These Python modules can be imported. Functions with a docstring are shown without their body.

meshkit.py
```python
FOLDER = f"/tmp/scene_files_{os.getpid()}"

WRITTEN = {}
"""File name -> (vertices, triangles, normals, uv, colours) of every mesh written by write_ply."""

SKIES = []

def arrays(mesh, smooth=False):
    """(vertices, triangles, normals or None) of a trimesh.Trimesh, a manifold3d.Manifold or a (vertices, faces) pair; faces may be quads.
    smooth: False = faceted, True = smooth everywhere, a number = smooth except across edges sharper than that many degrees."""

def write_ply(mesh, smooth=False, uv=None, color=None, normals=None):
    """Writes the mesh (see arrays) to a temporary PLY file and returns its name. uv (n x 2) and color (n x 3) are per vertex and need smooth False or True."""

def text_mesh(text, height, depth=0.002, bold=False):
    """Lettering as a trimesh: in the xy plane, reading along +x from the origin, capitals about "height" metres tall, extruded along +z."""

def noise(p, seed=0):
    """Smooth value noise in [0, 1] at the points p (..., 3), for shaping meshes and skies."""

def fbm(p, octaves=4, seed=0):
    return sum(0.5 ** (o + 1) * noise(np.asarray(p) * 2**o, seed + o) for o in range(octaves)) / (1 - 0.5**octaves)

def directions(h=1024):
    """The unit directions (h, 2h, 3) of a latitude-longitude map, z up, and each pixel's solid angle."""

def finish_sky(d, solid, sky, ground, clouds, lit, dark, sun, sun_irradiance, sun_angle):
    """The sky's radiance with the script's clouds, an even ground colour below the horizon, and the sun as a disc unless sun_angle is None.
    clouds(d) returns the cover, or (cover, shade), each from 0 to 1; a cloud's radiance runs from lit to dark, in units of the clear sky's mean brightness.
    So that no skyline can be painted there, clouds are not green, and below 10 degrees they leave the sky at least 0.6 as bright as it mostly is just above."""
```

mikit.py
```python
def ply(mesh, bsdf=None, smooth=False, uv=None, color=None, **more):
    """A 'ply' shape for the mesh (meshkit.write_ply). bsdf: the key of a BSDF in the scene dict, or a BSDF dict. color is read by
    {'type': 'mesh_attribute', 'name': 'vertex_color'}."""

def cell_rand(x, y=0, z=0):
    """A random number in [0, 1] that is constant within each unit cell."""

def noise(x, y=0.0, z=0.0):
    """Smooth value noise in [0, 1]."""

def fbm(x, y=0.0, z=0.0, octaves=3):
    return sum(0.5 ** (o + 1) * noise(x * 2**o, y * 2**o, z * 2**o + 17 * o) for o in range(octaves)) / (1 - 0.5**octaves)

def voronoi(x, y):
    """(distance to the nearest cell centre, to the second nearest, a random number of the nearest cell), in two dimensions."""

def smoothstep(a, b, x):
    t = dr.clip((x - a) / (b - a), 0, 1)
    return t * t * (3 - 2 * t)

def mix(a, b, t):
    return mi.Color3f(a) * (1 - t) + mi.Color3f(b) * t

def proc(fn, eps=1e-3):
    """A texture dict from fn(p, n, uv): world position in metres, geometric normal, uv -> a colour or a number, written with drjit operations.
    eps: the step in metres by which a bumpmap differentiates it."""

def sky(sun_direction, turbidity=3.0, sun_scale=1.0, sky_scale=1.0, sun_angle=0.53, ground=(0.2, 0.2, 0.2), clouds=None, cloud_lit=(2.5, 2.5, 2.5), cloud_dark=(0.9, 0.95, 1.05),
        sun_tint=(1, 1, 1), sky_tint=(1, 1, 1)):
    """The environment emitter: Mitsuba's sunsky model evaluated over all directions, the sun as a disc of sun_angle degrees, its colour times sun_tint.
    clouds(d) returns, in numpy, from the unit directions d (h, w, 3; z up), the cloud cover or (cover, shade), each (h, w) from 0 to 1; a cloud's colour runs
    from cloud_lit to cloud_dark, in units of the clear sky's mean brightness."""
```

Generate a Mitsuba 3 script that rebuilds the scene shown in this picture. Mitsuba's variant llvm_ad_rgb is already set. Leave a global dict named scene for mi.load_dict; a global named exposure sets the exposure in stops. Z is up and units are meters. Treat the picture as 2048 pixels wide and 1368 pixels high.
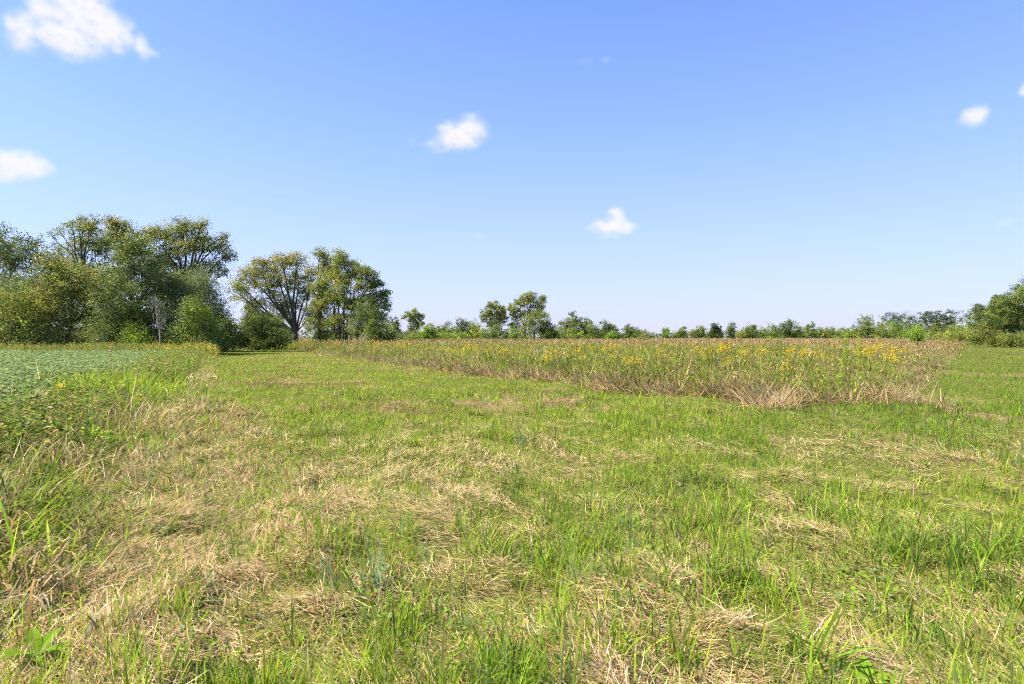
import math
import numpy as np
import drjit as dr
import mitsuba as mi
import mikit
import meshkit

# ------------------------------------------------------------------ camera, sky, exposure
T = mi.ScalarTransform4f
EYE = 1.55                        # camera height, m
FOC = 1220.0                      # focal length in pixels of the 2048 px wide photograph
HOR = 675.0                       # row of the horizon in that photograph
scene, labels = {}, {}
exposure = 3.35
scene['camera'] = {
    'type': 'perspective', 'fov': 2 * math.degrees(math.atan(1024 / FOC)), 'fov_axis': 'x',
    'near_clip': 0.05, 'far_clip': 9000.0,
    'principal_point_offset_y': (684.0 - HOR) / 1368.0,
    'to_world': T().look_at(origin=[0, 0, EYE], target=[0, 10, EYE], up=[0, 0, 1])}

SUN_AZ, SUN_EL = math.radians(-97), math.radians(48)   # azimuth from straight ahead, negative = to the left
SUN = [math.sin(SUN_AZ) * math.cos(SUN_EL), math.cos(SUN_AZ) * math.cos(SUN_EL), math.sin(SUN_EL)]


def fbm3(x, y, s, seed=0, octaves=4):
    return meshkit.fbm(np.stack([np.asarray(x) * s, np.asarray(y) * s, np.zeros_like(np.asarray(x, float)) + seed * 3.7], -1), octaves, seed)


def sstep(a, b, x):
    t = np.clip((x - a) / (b - a), 0, 1)
    return t * t * (3 - 2 * t)


# small fair-weather clouds: (azimuth, elevation, half width, half height, density) in degrees, each a clump of puffs
PUFFS = []


def puff(px, py, w, h, s):
    """A puff of cloud in the direction of the photo's pixel (px, py), with half sizes in its pixels."""
    az = math.atan((px - 1024) / FOC)
    el = math.atan((HOR - py) / FOC * math.cos(az))
    k = math.degrees(math.cos(az) * math.cos(el) / FOC)
    PUFFS.append((math.degrees(az), math.degrees(el), w * k * math.cos(az), h * k, s))


for p in [
    # big torn cloud, upper left
    (40, 60, 44, 48, 1.), (85, 20, 40, 40, .9), (130, 15, 60, 45, 1.), (175, 30, 60, 50, 1.), (215, 55, 50, 42, 1.), (120, 75, 70, 42, 1.), (165, 85, 60, 36, .95), (140, 108, 46, 20, .55), (250, 65, 30, 34, .6), (286, 95, 18, 32, .75), (300, 105, 26, 14, .45), (265, 84, 26, 22, .6), (235, 80, 34, 30, .8), (150, -30, 80, 40, .9),
    # left edge, lower
    (20, 325, 46, 34, 1.), (55, 330, 42, 28, 1.), (85, 335, 30, 20, .8), (5, 345, 50, 22, .8),
    # middle
    (940, 258, 38, 32, 1.), (905, 270, 42, 28, 1.), (930, 280, 50, 24, .8), (868, 287, 30, 12, .5), (885, 300, 30, 12, .4), (826, 286, 8, 22, .28),
    # right of the middle, lower
    (1235, 432, 20, 22, 1.), (1215, 452, 34, 20, 1.), (1250, 456, 32, 16, .9), (1190, 458, 24, 12, .5), (1220, 470, 34, 10, .5),
    # wisps
    (958, 473, 16, 13, .32), (932, 485, 12, 6, .2), (1168, 124, 22, 8, .36), (1212, 120, 18, 8, .36), (484, 487, 14, 9, .22), (1065, 66, 16, 5, .15),
    # right edge
    (1945, 235, 34, 22, .8), (1962, 226, 20, 16, .8), (1930, 228, 16, 12, .6), (2050, 180, 16, 16, .9), (2015, 445, 40, 14, .32), (1832, 464, 14, 8, .16)]:
    puff(*p)
_r = np.random.default_rng(5)
for _k in range(34):              # the same kind of clouds all round the sky outside the view
    _az, _el = _r.uniform(55, 305), _r.uniform(8, 60)
    for _j in range(5):
        PUFFS.append((_az + _r.uniform(-3, 3) / math.cos(math.radians(_el)), _el + _r.uniform(-.8, 1.2), _r.uniform(1, 2.4), _r.uniform(.7, 1.5), _r.uniform(.6, 1)))


def clouds(d):
    az = np.degrees(np.arctan2(d[..., 0], d[..., 1]))
    el = np.degrees(np.arcsin(np.clip(d[..., 2], -1, 1)))
    body = np.zeros(az.shape)
    low = np.zeros(az.shape)
    ca = np.cos(np.radians(el))
    wx = (meshkit.fbm(d * 60.0, 3, 3) - .5) * 2.2
    wy = (meshkit.fbm(d * 60.0, 3, 9) - .5) * 2.0
    for a0, e0, w, h, s in PUFFS:
        da = (az - a0 + 180) % 360 - 180
        x, y = (da * ca + wx * min(w, 1.3) * .42) / w, (el - e0 + wy * min(h, 1.1) * .42) / h
        g = s * np.exp(-1.5 * (x * x + y * y) ** 1.3)
        body = np.maximum(body, g) + .25 * np.minimum(body, g)
        low = np.maximum(low, g * np.clip(.5 - .55 * y, 0, 1))
    n = meshkit.fbm(d * 120.0, 4, 21)
    cover = sstep(.06, 1.22, body * (.45 + 1.05 * n))
    veil = .80 * np.exp(-np.maximum(el, 0) / 13)            # thin haze that whitens the sky towards the horizon, all round
    cover = np.clip(cover, 0, 1) * .96
    shade = np.clip(low * .55, 0, 1)
    total = 1 - (1 - cover) * (1 - veil)
    return total, np.where(total > 1e-4, (cover * shade + (1 - cover) * veil * 1.0) / np.maximum(total, 1e-4), 0)


scene['sky'] = mikit.sky(SUN, turbidity=3.0, sun_scale=1.0, sky_scale=.61, ground=(0.10, 0.12, 0.05), clouds=clouds,
                         cloud_lit=(1.74, 1.74, 1.84), cloud_dark=(1.42, 1.28, 1.62), sky_tint=(.80, .99, 1.38))

# ------------------------------------------------------------------ materials
PAL = [(.068, .100, .035), (.148, .212, .052), (.240, .255, .064), (.250, .190, .070), (.175, .220, .125), (.325, .445, .042), (.190, .340, .030), (.500, .400, .255),
       (.335, .255, .135), (.190, .280, .140), (.600, .480, .045), (.370, .270, .120), (.52, .50, .42), (.400, .360, .310), (.110, .088, .068), (.205, .298, .128)]
(DARK, MID, OLIVE, RUST, SILVER, LIME, GRASS, STRAW, BROWN, BLUISH, YELLOW, PINKISH, WHITE, GREYWOOD, BARK, SOY) = range(16)


def palette(p, n, uv):
    t = uv.x * 16
    i = dr.floor(t)
    f = t - i
    c = mi.Color3f(*PAL[0])
    for k in range(1, 16):
        c = dr.select(i > k - .5, mi.Color3f(*PAL[k]), c)
    j = (f - .5) * 1.1
    return mi.Color3f(c.x * (1 + .55 * j), c.y * (1 + .08 * j), c.z * (1 - .4 * j)) * (uv.y * 2)


TEX = mikit.proc(palette)
scene['leaf_material'] = {'type': 'principledthin', 'base_color': TEX, 'roughness': .5, 'diff_trans': 1.0, 'eta': 1.3, 'spec_trans': 0.0}
scene['straw_material'] = {'type': 'principledthin', 'base_color': TEX, 'roughness': .6, 'diff_trans': .5, 'eta': 1.35, 'spec_trans': 0.0}
scene['wood_material'] = {'type': 'twosided', 'bsdf': {'type': 'diffuse', 'reflectance': TEX}}


def ground_colour(p, n, uv):
    a = mikit.fbm(p.x * .9, p.y * .6, 0, 4)
    b = mikit.fbm(p.x * 14, p.y * 14, 3, 3)
    c = mikit.mix((.13, .105, .055), (.25, .19, .11), mikit.smoothstep(.35, .65, a))
    c = mikit.mix(c, (.12, .165, .035), mikit.smoothstep(.30, .52, mikit.fbm(p.x * .35 + 9, p.y * .3, 7, 4)) * .8)
    return c * (.25 + .75 * b)


scene['ground_material'] = {'type': 'twosided', 'bsdf': {'type': 'diffuse', 'reflectance': mikit.proc(ground_colour)}}

# ------------------------------------------------------------------ helpers
rng = np.random.default_rng(11)


def at(px, D, py=None, z=None):
    """World point that the photo shows in column px at the distance D, in row py or at the height z."""
    return np.array([(px - 1024) / FOC * D, D, EYE + (HOR - py) / FOC * D if z is None else z])


def left_edge(y):                 # where the mown path ends on the left
    return -.47 * y - .9 + (fbm3(y * 0 + 3, y, .35, 8, 3) - .5) * 1.6


def prairie_inside(x, y):
    """Metres inside the unmown prairie (negative: outside)."""
    w = (fbm3(x, y, .6, 4, 3) - .5) * 3.6
    a = ((x - 5.4) + .527 * (y - 12.8)) / 1.13          # right of the left path
    b = (-(x - 8.5) + .76 * (y - 14.0)) / 1.26          # left of the right path
    c = y - 12.9
    k = .9
    m = -np.log(np.exp(-a / k) + np.exp(-b / k) + np.exp(-np.clip(c, -20, 20) / k)) * k
    return m + w * .62


_wr = np.random.default_rng(21)
# wind-blown heaps of cut hay lying on the mown path: x, y, half length, half width, angle, height
HEAPS = []
for px, py, l, w, h in [(560, 770, 1.3, .5, .07), (640, 738, 1.6, .5, .06), (480, 840, .5, .3, .07), (540, 880, .5, .3, .08), (760, 905, .55, .3, .09), (990, 985, .16, .12, .09), (430, 920, .6, .3, .09),
                        (700, 905, .4, .2, .05), (330, 960, .7, .35, .06), (280, 1060, .6, .3, .06), (250, 1130, .5, .18, .08), (180, 1190, .5, .25, .05), (800, 925, .4, .18, .08), (720, 1030, .4, .2, .07),
                        (560, 1040, .3, .2, .09), (1020, 1080, .35, .2, .06), (960, 1170, .4, .2, .07), (1300, 1160, .35, .18, .07), (1380, 1200, .25, .12, .07), (1530, 975, .45, .2, .1), (1900, 930, .5, .22, .12),
                        (1980, 870, .6, .25, .1), (1660, 910, .4, .2, .08), (1780, 990, .35, .2, .08), (1600, 1090, .4, .2, .06), (640, 1230, .25, .15, .06), (200, 1290, .35, .2, .05), (420, 1180, .4, .2, .05),
                        (1900, 1100, .3, .15, .06), (1250, 930, .5, .25, .07), (1100, 890, .6, .25, .07), (900, 760, 1.0, .4, .08), (1000, 805, .8, .3, .08), (1150, 805, .7, .3, .07), (1180, 860, .5, .3, .07),
                        (930, 860, .5, .25, .06), (1400, 860, .4, .25, .06), (760, 800, .6, .3, .06), (600, 800, .6, .3, .06), (1460, 1290, .2, .12, .06), (1060, 1300, .25, .12, .05), (860, 1060, .3, .2, .08)]:
    D = EYE * FOC / (py - HOR)
    HEAPS.append(((px - 1024) / FOC * D, D, l, w, _wr.uniform(-.5, .5) + (0 if px < 1100 else -.2), h))
for _ in range(90):
    D = 5 * 12 ** _wr.uniform()
    x = _wr.uniform(-.85, .85) * D
    if D > 14 and x > .3 * D:
        continue
    HEAPS.append((x, D, _wr.uniform(.2, .6) * (1 + D / 25), _wr.uniform(.1, .28) * (1 + D / 40), 2.0 + _wr.normal(0, .4), _wr.uniform(.03, .07)))


def heap(x, y):
    h = np.zeros(np.shape(x))
    for hx, hy, l, w, a, z in HEAPS:
        near = np.abs(x - hx) + np.abs(y - hy) < 3 * l
        if not near.any():
            continue
        dx, dy = x[near] - hx, y[near] - hy
        u, v = (dx * math.cos(a) + dy * math.sin(a)) / l, (-dx * math.sin(a) + dy * math.cos(a)) / w
        h[near] = np.maximum(h[near], z * np.exp(-1.6 * (u * u + v * v) ** 1.2))
    return h


def height(x, y):
    x, y = np.asarray(x, float), np.asarray(y, float)
    d = np.maximum(np.hypot(x, y), 1)
    lumps = sstep(.42, .72, meshkit.fbm(np.stack([(x * .92 + y * .39) * 2.7, (y * .92 - x * .39) * 1.3, x * 0 + 4], -1), 3, 33))
    return (fbm3(x, y, .5, 1, 3) - .5) * .14 * np.clip(40 / d, 0, 1) + heap(x, y) * .75 + lumps * .085 * sstep(45, 12, d)


def straw_share(x, y):
    """How much of the mown ground lies under dead hay, 0 to 1."""
    u, v = x * .9 + y * .42, y * .9 - x * .42
    s = .72 * meshkit.fbm(np.stack([u * 2.6, v * 1.1, x * 0], -1), 3, 31) + .28 * meshkit.fbm(np.stack([u * .6, v * .35, x * 0], -1), 3, 32)
    s = s + .13 * np.exp(-((x - left_edge(y) - .6) / .75) ** 2) * sstep(30, 10, y) + .04 * sstep(1.0, -3.0, x) * sstep(12, 5, y) - .035 * sstep(1.5, 4, x) - .03 * sstep(7, 20, y) - .07 * sstep(.3, .6, x / np.maximum(y, 1)) * sstep(6, 12, y)
    return np.maximum(sstep(.48, .58, s), np.clip(heap(x, y) / .035, 0, 1) * .9)


class Mesh:
    def __init__(self):
        self.v, self.f, self.t, self.n = [], [], [], 0

    def add(self, v, f, col, bright=.5):
        """v (k, m, 3): k pieces of m vertices; f (q, 3) the triangles of a piece; col (k,) palette numbers with a fraction; bright (k,) or (k, m)."""
        k, m = v.shape[:2]
        if not k:
            return
        self.v.append(v.reshape(-1, 3))
        self.f.append((np.asarray(f)[None] + (np.arange(k) * m)[:, None, None] + self.n).reshape(-1, 3))
        b = np.broadcast_to(np.asarray(bright, float), (k,))[:, None] if np.ndim(bright) < 2 else bright
        c = np.broadcast_to(np.asarray(col, float), (k,))[:, None] if np.ndim(col) < 2 else col
        self.t.append(np.stack(np.broadcast_arrays(c / 16.0 + np.zeros((k, m)), b + np.zeros((k, m))), -1).reshape(-1, 2))
        self.n += k * m

    def ply(self, material):
        return mikit.ply((np.vstack(self.v), np.vstack(self.f)), material, uv=np.vstack(self.t))


def pick(r, k, weights):
    """k palette numbers drawn by weight, with a random tint as their fraction."""
    c = np.array(list(weights))
    w = np.array([weights[x] for x in c], float)
    return r.choice(c, k, p=w / w.sum()) + np.clip(r.normal(.5, .17, k), .05, .95)


def bright(r, k, s=.2, m=.5):
    return np.clip(r.lognormal(math.log(m), s, k), .12, .98)


def blades(M, base, az, length, width, lean, droop, col, br, segs=2, twist=None, r=rng):
    """Grass blades: a curved strip that ends in a point. lean: slope at the root in radians from upright; droop: how much further the tip bends."""
    k = len(base)
    if not k:
        return
    az, length, width, lean, droop = (np.broadcast_to(np.asarray(a, float), (k,)) for a in (az, length, width, lean, droop))
    h = np.stack([np.cos(az), np.sin(az), np.zeros(k)], -1)
    tw = az + math.pi / 2 + (r.normal(0, .7, k) if twist is None else twist)
    side = np.stack([np.cos(tw), np.sin(tw), r.normal(0, .15, k)], -1)
    pts, p = [base], base
    for s in range(segs):
        a = lean + droop * (s + .5) / segs
        p = p + (length / segs)[:, None] * (np.sin(a)[:, None] * h + np.cos(a)[:, None] * np.array([0, 0, 1.0]))
        pts.append(p)
    rows = []
    for s in range(segs):
        w = width * (.75 if s == 0 else 1 - .45 * (s / segs) ** 2) / 2
        rows += [pts[s] - side * w[:, None], pts[s] + side * w[:, None]]
    v = np.stack(rows + [pts[-1]], 1)
    f = []
    for s in range(segs - 1):
        f += [(2 * s, 2 * s + 1, 2 * s + 3), (2 * s, 2 * s + 3, 2 * s + 2)]
    f.append((2 * segs - 2, 2 * segs - 1, 2 * segs))
    M.add(v, f, col, br)


def leaves(M, at_, along, normal, length, width, col, br, fold=.25):
    """Leaves of four corners, bent along the midrib."""
    k = len(at_)
    if not k:
        return
    along = along / np.maximum(np.linalg.norm(along, axis=1, keepdims=True), 1e-9)
    s = np.cross(along, normal)
    s /= np.maximum(np.linalg.norm(s, axis=1, keepdims=True), 1e-9)
    n = np.cross(s, along)
    L, W = np.broadcast_to(length, (k,))[:, None], np.broadcast_to(width, (k,))[:, None]
    v = np.stack([at_, at_ + along * L * .45 + s * W / 2 + n * W * fold, at_ + along * L, at_ + along * L * .45 - s * W / 2 + n * W * fold], 1)
    M.add(v, [(0, 1, 2), (0, 2, 3)], col, br)


def tube(M, pts, radii, sides, col, br=.5):
    p = np.asarray(pts, float)
    t = np.gradient(p, axis=0)
    t /= np.linalg.norm(t, axis=1, keepdims=True) + 1e-9
    a = np.cross(t, [.31, .95, .05])
    a /= np.linalg.norm(a, axis=1, keepdims=True) + 1e-9
    b = np.cross(t, a)
    g = np.arange(sides) * 2 * math.pi / sides
    v = p[:, None] + np.asarray(radii, float)[:, None, None] * (np.cos(g)[None, :, None] * a[:, None] + np.sin(g)[None, :, None] * b[:, None])
    f = []
    for i in range(len(p) - 1):
        for j in range(sides):
            q = (i * sides + j, i * sides + (j + 1) % sides, (i + 1) * sides + (j + 1) % sides, (i + 1) * sides + j)
            f += [(q[0], q[1], q[2]), (q[0], q[2], q[3])]
    M.add(v.reshape(1, -1, 3), f, np.array([col]), np.array([br]))


def unit(r, k):
    v = r.normal(size=(k, 3))
    return v / np.linalg.norm(v, axis=1, keepdims=True)


COUNT = {}
FAR = 'trees and bushes along the far side of the prairie'


def name(kind):
    COUNT[kind] = COUNT.get(kind, -1) + 1
    return kind if COUNT[kind] == 0 else f'{kind}_{COUNT[kind]:03d}'


def tag(key, label, category=None, group=None, kind=None):
    labels[key] = {k: v for k, v in dict(label=label, category=category, group=group, kind=kind).items() if v}


# ------------------------------------------------------------------ the ground
def make_ground():
    rings = np.concatenate([[0], np.geomspace(.6, 60, 190), np.geomspace(64, 6000, 30)])
    na = 400
    ang = np.arange(na) / na * 2 * math.pi
    X, Y = np.outer(rings, np.cos(ang)), np.outer(rings, np.sin(ang))
    Z = height(X.ravel(), Y.ravel())
    v = np.stack([X.ravel(), Y.ravel(), Z], -1)
    i, j = np.meshgrid(np.arange(len(rings) - 1), np.arange(na), indexing='ij')
    q = np.stack([i * na + j, (i + 1) * na + j, (i + 1) * na + (j + 1) % na, i * na + (j + 1) % na], -1).reshape(-1, 4)
    scene['ground'] = mikit.ply((v, q), 'ground_material', smooth=True)
    tag('ground', 'earth and thatch under the mown grass and the fields', kind='structure')


make_ground()


# ------------------------------------------------------------------ trees
def make_tree(kind, label, category, px, D, blobs, weights, n_leaf, leaf=.2, base=None, trunk=.16, stems=None, top=None, airy=0.0, twigs=5, group=None, seed=None, bark=BARK, clump=.42, flat=.0, limbs=True, lean=.22):
    """A tree at the photo's column px and the distance D. blobs: the crown's masses (column, row, half width, half height) as seen in the photo, given real depth here."""
    r = np.random.default_rng(seed if seed is not None else int(px * 7 + D * 13) % 100003)
    key = name(kind)
    leaf, n_leaf = leaf * .82, int(n_leaf * 1.4)
    m = D / FOC
    root = at(px, D, z=-.05)
    B = []
    for b in blobs:
        c = at(b[0], D, b[1])
        rx, rz = b[2] * m, b[3] * m
        ry = (b[4] if len(b) > 4 else 1.0) * (rx + rz) / 2
        c[1] += r.normal(0, .45) * rx if len(blobs) > 1 else 0
        B.append((c, np.array([rx, ry, rz])))
    W, C = Mesh(), Mesh()
    centre = np.mean([b[0] for b in B], 0)
    crown_low = min(b[0][2] - b[1][2] for b in B)
    tallest = max(b[0][2] + b[1][2] for b in B)
    floor = 0.0 if category in ('bush', 'thicket', 'hedge') else .12 * tallest if group == FAR or kind == 'small_tree' else None
    # trunks and limbs
    roots = [root] if not stems else [at(s, D + r.normal(0, .8), z=-.05) for s in stems]
    forks = []
    for q in roots:
        goal = min(B, key=lambda b: abs(b[0][0] - q[0]) + .3 * abs(b[0][2] - centre[2]))[0] if len(roots) > 1 else centre
        hgt = max(.5, min(goal[2], tallest * .45) * (.55 if limbs is True else limbs))
        f = q + np.array([(goal[0] - q[0]) * lean, (goal[1] - q[1]) * lean, hgt])
        pts = [q, q * .6 + f * .4 + r.normal(0, .05, 3), f]
        tube(W, pts, [trunk * 1.25, trunk, trunk * .8], 7, bark + .5, .5)
        forks.append((f, trunk * .75))
    tips = []
    for c, rad in B:
        f, tr = min(forks, key=lambda g: np.linalg.norm(g[0][:2] - c[:2]) + .3 * abs(g[0][2] - c[2]))
        mid = f * .5 + c * .5 + np.array([0, 0, (.10 if c[2] > f[2] else .0) * np.linalg.norm(c - f)]) * (-1 if abs(c[0] - f[0]) > abs(c[2] - f[2]) else .3) + r.normal(0, .06, 3) * np.linalg.norm(c - f)
        a = tr * r.uniform(.4, .62)
        tube(W, [f - np.array([0, 0, .2 * tr]), f * .72 + mid * .28 + r.normal(0, .03, 3), mid, mid * .4 + c * .6 + r.normal(0, .1, 3), c], [a * 1.1, a, a * .8, a * .6, a * .4], 5, bark + .5, .5)
        for _ in range(twigs):
            e = c + unit(r, 1)[0] * rad * r.uniform(.6, .95) + np.array([0, 0, .15 * rad[2]])
            s = mid * .3 + c * .7 if r.uniform() < .5 else c
            tube(W, [s, s * .5 + e * .5 + r.normal(0, .06, 3) * rad, e], [a * .36, a * .25, a * .08], 3, bark + .5, .5)
            tips.append(e)
    # leaves in clumps
    vol = np.array([np.prod(b[1]) ** (2 / 3) for b in B])
    per = 24
    for (c, rad), share in zip(B, vol / vol.sum()):
        nc = max(3, int(n_leaf * share / per))
        u = unit(r, nc)
        u[:, 2] += flat
        rr = r.uniform(.12, 1, nc) ** (.42)
        cc = c + u * rad * rr[:, None] * (1 + r.normal(0, .10, nc))[:, None]
        if airy:
            keep = meshkit.fbm(cc / (1.1 + .5 * rad.mean()) + 40, 2, 5) > airy
            cc, u = cc[keep], u[keep]
        size = clump * (.55 + .9 * r.uniform(size=len(cc)))
        k = r.poisson(per, len(cc)) + 1
        i = np.repeat(np.arange(len(cc)), k)
        off = unit(r, len(i)) * (1.7 * size[i] * r.uniform(size=len(i)) ** .4)[:, None] * np.array([1, 1, .6])
        P = cc[i] + off
        if floor is not None:
            P[:, 2] = floor + (P[:, 2] - crown_low) * (tallest - floor) / (tallest - crown_low)
        P[:, 2] = np.maximum(P[:, 2], .05 + .2 * r.uniform(size=len(P)))
        al = unit(r, len(i)) * .9 + np.array([0, 0, -.25])
        nm = unit(r, len(i)) * .75 + u[i] * .35 + np.array([0, 0, .55])
        L = leaf * r.uniform(.7, 1.35, len(i))
        cb = bright(r, len(cc), .34, .66)[i] * bright(r, len(i), .12, 1.0)
        colc = pick(r, len(cc), weights)[i]
        swap = r.uniform(size=len(i)) < .16
        colc[swap] = pick(r, swap.sum(), weights)
        if top is not None:       # autumn tint of the outermost leaves high in the crown
            hi = sstep(.45, 1.0, (P[:, 2] - crown_low) / max(tallest - crown_low, .1)) * .75 > r.uniform(size=len(i))
            colc[hi] = pick(r, hi.sum(), top)
        leaves(C, P, al, nm, L, L * .68, colc, np.clip(cb, .15, .95))
    scene[key + '__trunk'] = W.ply('wood_material')
    scene[key + '__crown'] = C.ply('leaf_material')
    tag(key, label, category, group)
    return key


# -- the left wood, about 55 m away
make_tree('broadleaf_tree', 'dark green tree at the left edge of the photo, its crown cut by the edge', 'tree', -10, 60, [(0, 492, 40, 42), (48, 510, 42, 34), (70, 500, 30, 28), (20, 540, 55, 45), (75, 545, 35, 40), (-50, 500, 50, 60), (-30, 600, 70, 60), (60, 600, 50, 50), (-2, 450, 9, 14)], {DARK: 5, MID: 3, OLIVE: 1}, 15000, .2)
make_tree('vine_thicket', 'silver green vine-hung thicket below the dark tree at the left edge', 'thicket', 30, 56, [(20, 560, 50, 32), (60, 585, 40, 30), (-20, 575, 45, 40), (80, 610, 30, 35)], {SILVER: 3, DARK: 3, MID: 1}, 7000, .17, trunk=.08)
make_tree('bush', 'rounded yellow-green bush at the left edge, dark underneath', 'bush', 15, 52, [(5, 590, 42, 32), (45, 610, 42, 30), (-10, 630, 55, 42), (50, 640, 45, 30), (20, 660, 60, 20)], {OLIVE: 4, MID: 3, DARK: 2, LIME: .5}, 11000, .17, trunk=.09)
make_tree('slender_tree', 'tall slender tree with a thin feathery top rising above the left wood', 'tree', 172, 59, [(168, 448, 20, 15), (185, 462, 26, 20), (150, 455, 20, 12), (172, 480, 30, 26), (140, 490, 26, 18), (205, 490, 24, 22), (185, 520, 34, 30), (150, 530, 32, 26), (118, 462, 14, 6), (100, 468, 10, 5), (112, 500, 18, 14), (190, 438, 8, 12), (158, 434, 7, 9), (165, 560, 44, 40), (130, 570, 36, 36), (200, 560, 34, 34)], {OLIVE: 3.5, MID: 4, RUST: .7, DARK: 1.2}, 13000, .17, trunk=.17, airy=.31, limbs=1.15, clump=.3)
make_tree('broadleaf_tree', 'olive and brownish tree in the left wood below the slender feathery one', 'tree', 135, 56, [(110, 540, 36, 32), (160, 560, 42, 34), (110, 590, 44, 40), (170, 610, 50, 42), (120, 640, 50, 38), (215, 560, 30, 36), (90, 520, 22, 18), (190, 655, 60, 30)], {OLIVE: 5, MID: 3, RUST: .9, SILVER: 1.5, DARK: 2, PINKISH: .3}, 17000, .18, airy=.25)
make_tree('broadleaf_tree', 'dark grey-green tree in the middle of the left wood', 'tree', 270, 55, [(270, 492, 34, 22), (280, 520, 46, 34), (240, 545, 40, 36), (300, 560, 44, 40), (255, 595, 56, 46), (310, 610, 46, 42), (225, 640, 56, 40), (285, 645, 50, 34), (245, 500, 22, 18)], {DARK: 5, MID: 3, SILVER: 1.5, OLIVE: 1}, 19000, .18)
make_tree('cottonwood_tree', 'tall airy tree with a broad leaning crown at the right end of the left wood', 'tree', 372, 66, [(362, 452, 30, 16), (385, 466, 30, 20), (345, 470, 26, 20), (318, 468, 20, 16), (295, 462, 14, 12), (410, 490, 26, 18), (437, 488, 20, 16), (455, 505, 15, 16), (430, 520, 28, 14), (375, 500, 30, 22), (340, 505, 28, 22), (398, 535, 26, 18), (442, 540, 14, 16), (405, 445, 12, 9), (452, 470, 8, 7), (330, 545, 36, 36), (375, 560, 44, 36), (300, 520, 30, 26)], {OLIVE: 5, MID: 4, DARK: 1, RUST: .8}, 19000, .2, trunk=.24, airy=.31, clump=.42, limbs=1.1)
make_tree('cottonwood_tree', 'airy olive tree showing its top between the slender tree and the tall leaning one', 'tree', 240, 64, [(235, 446, 18, 10), (250, 455, 20, 14), (228, 466, 22, 14), (262, 468, 24, 14), (240, 490, 30, 22), (285, 478, 22, 16)], {OLIVE: 5, MID: 3, RUST: 1}, 4800, .2, airy=.31, trunk=.18, limbs=1.1)
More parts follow.
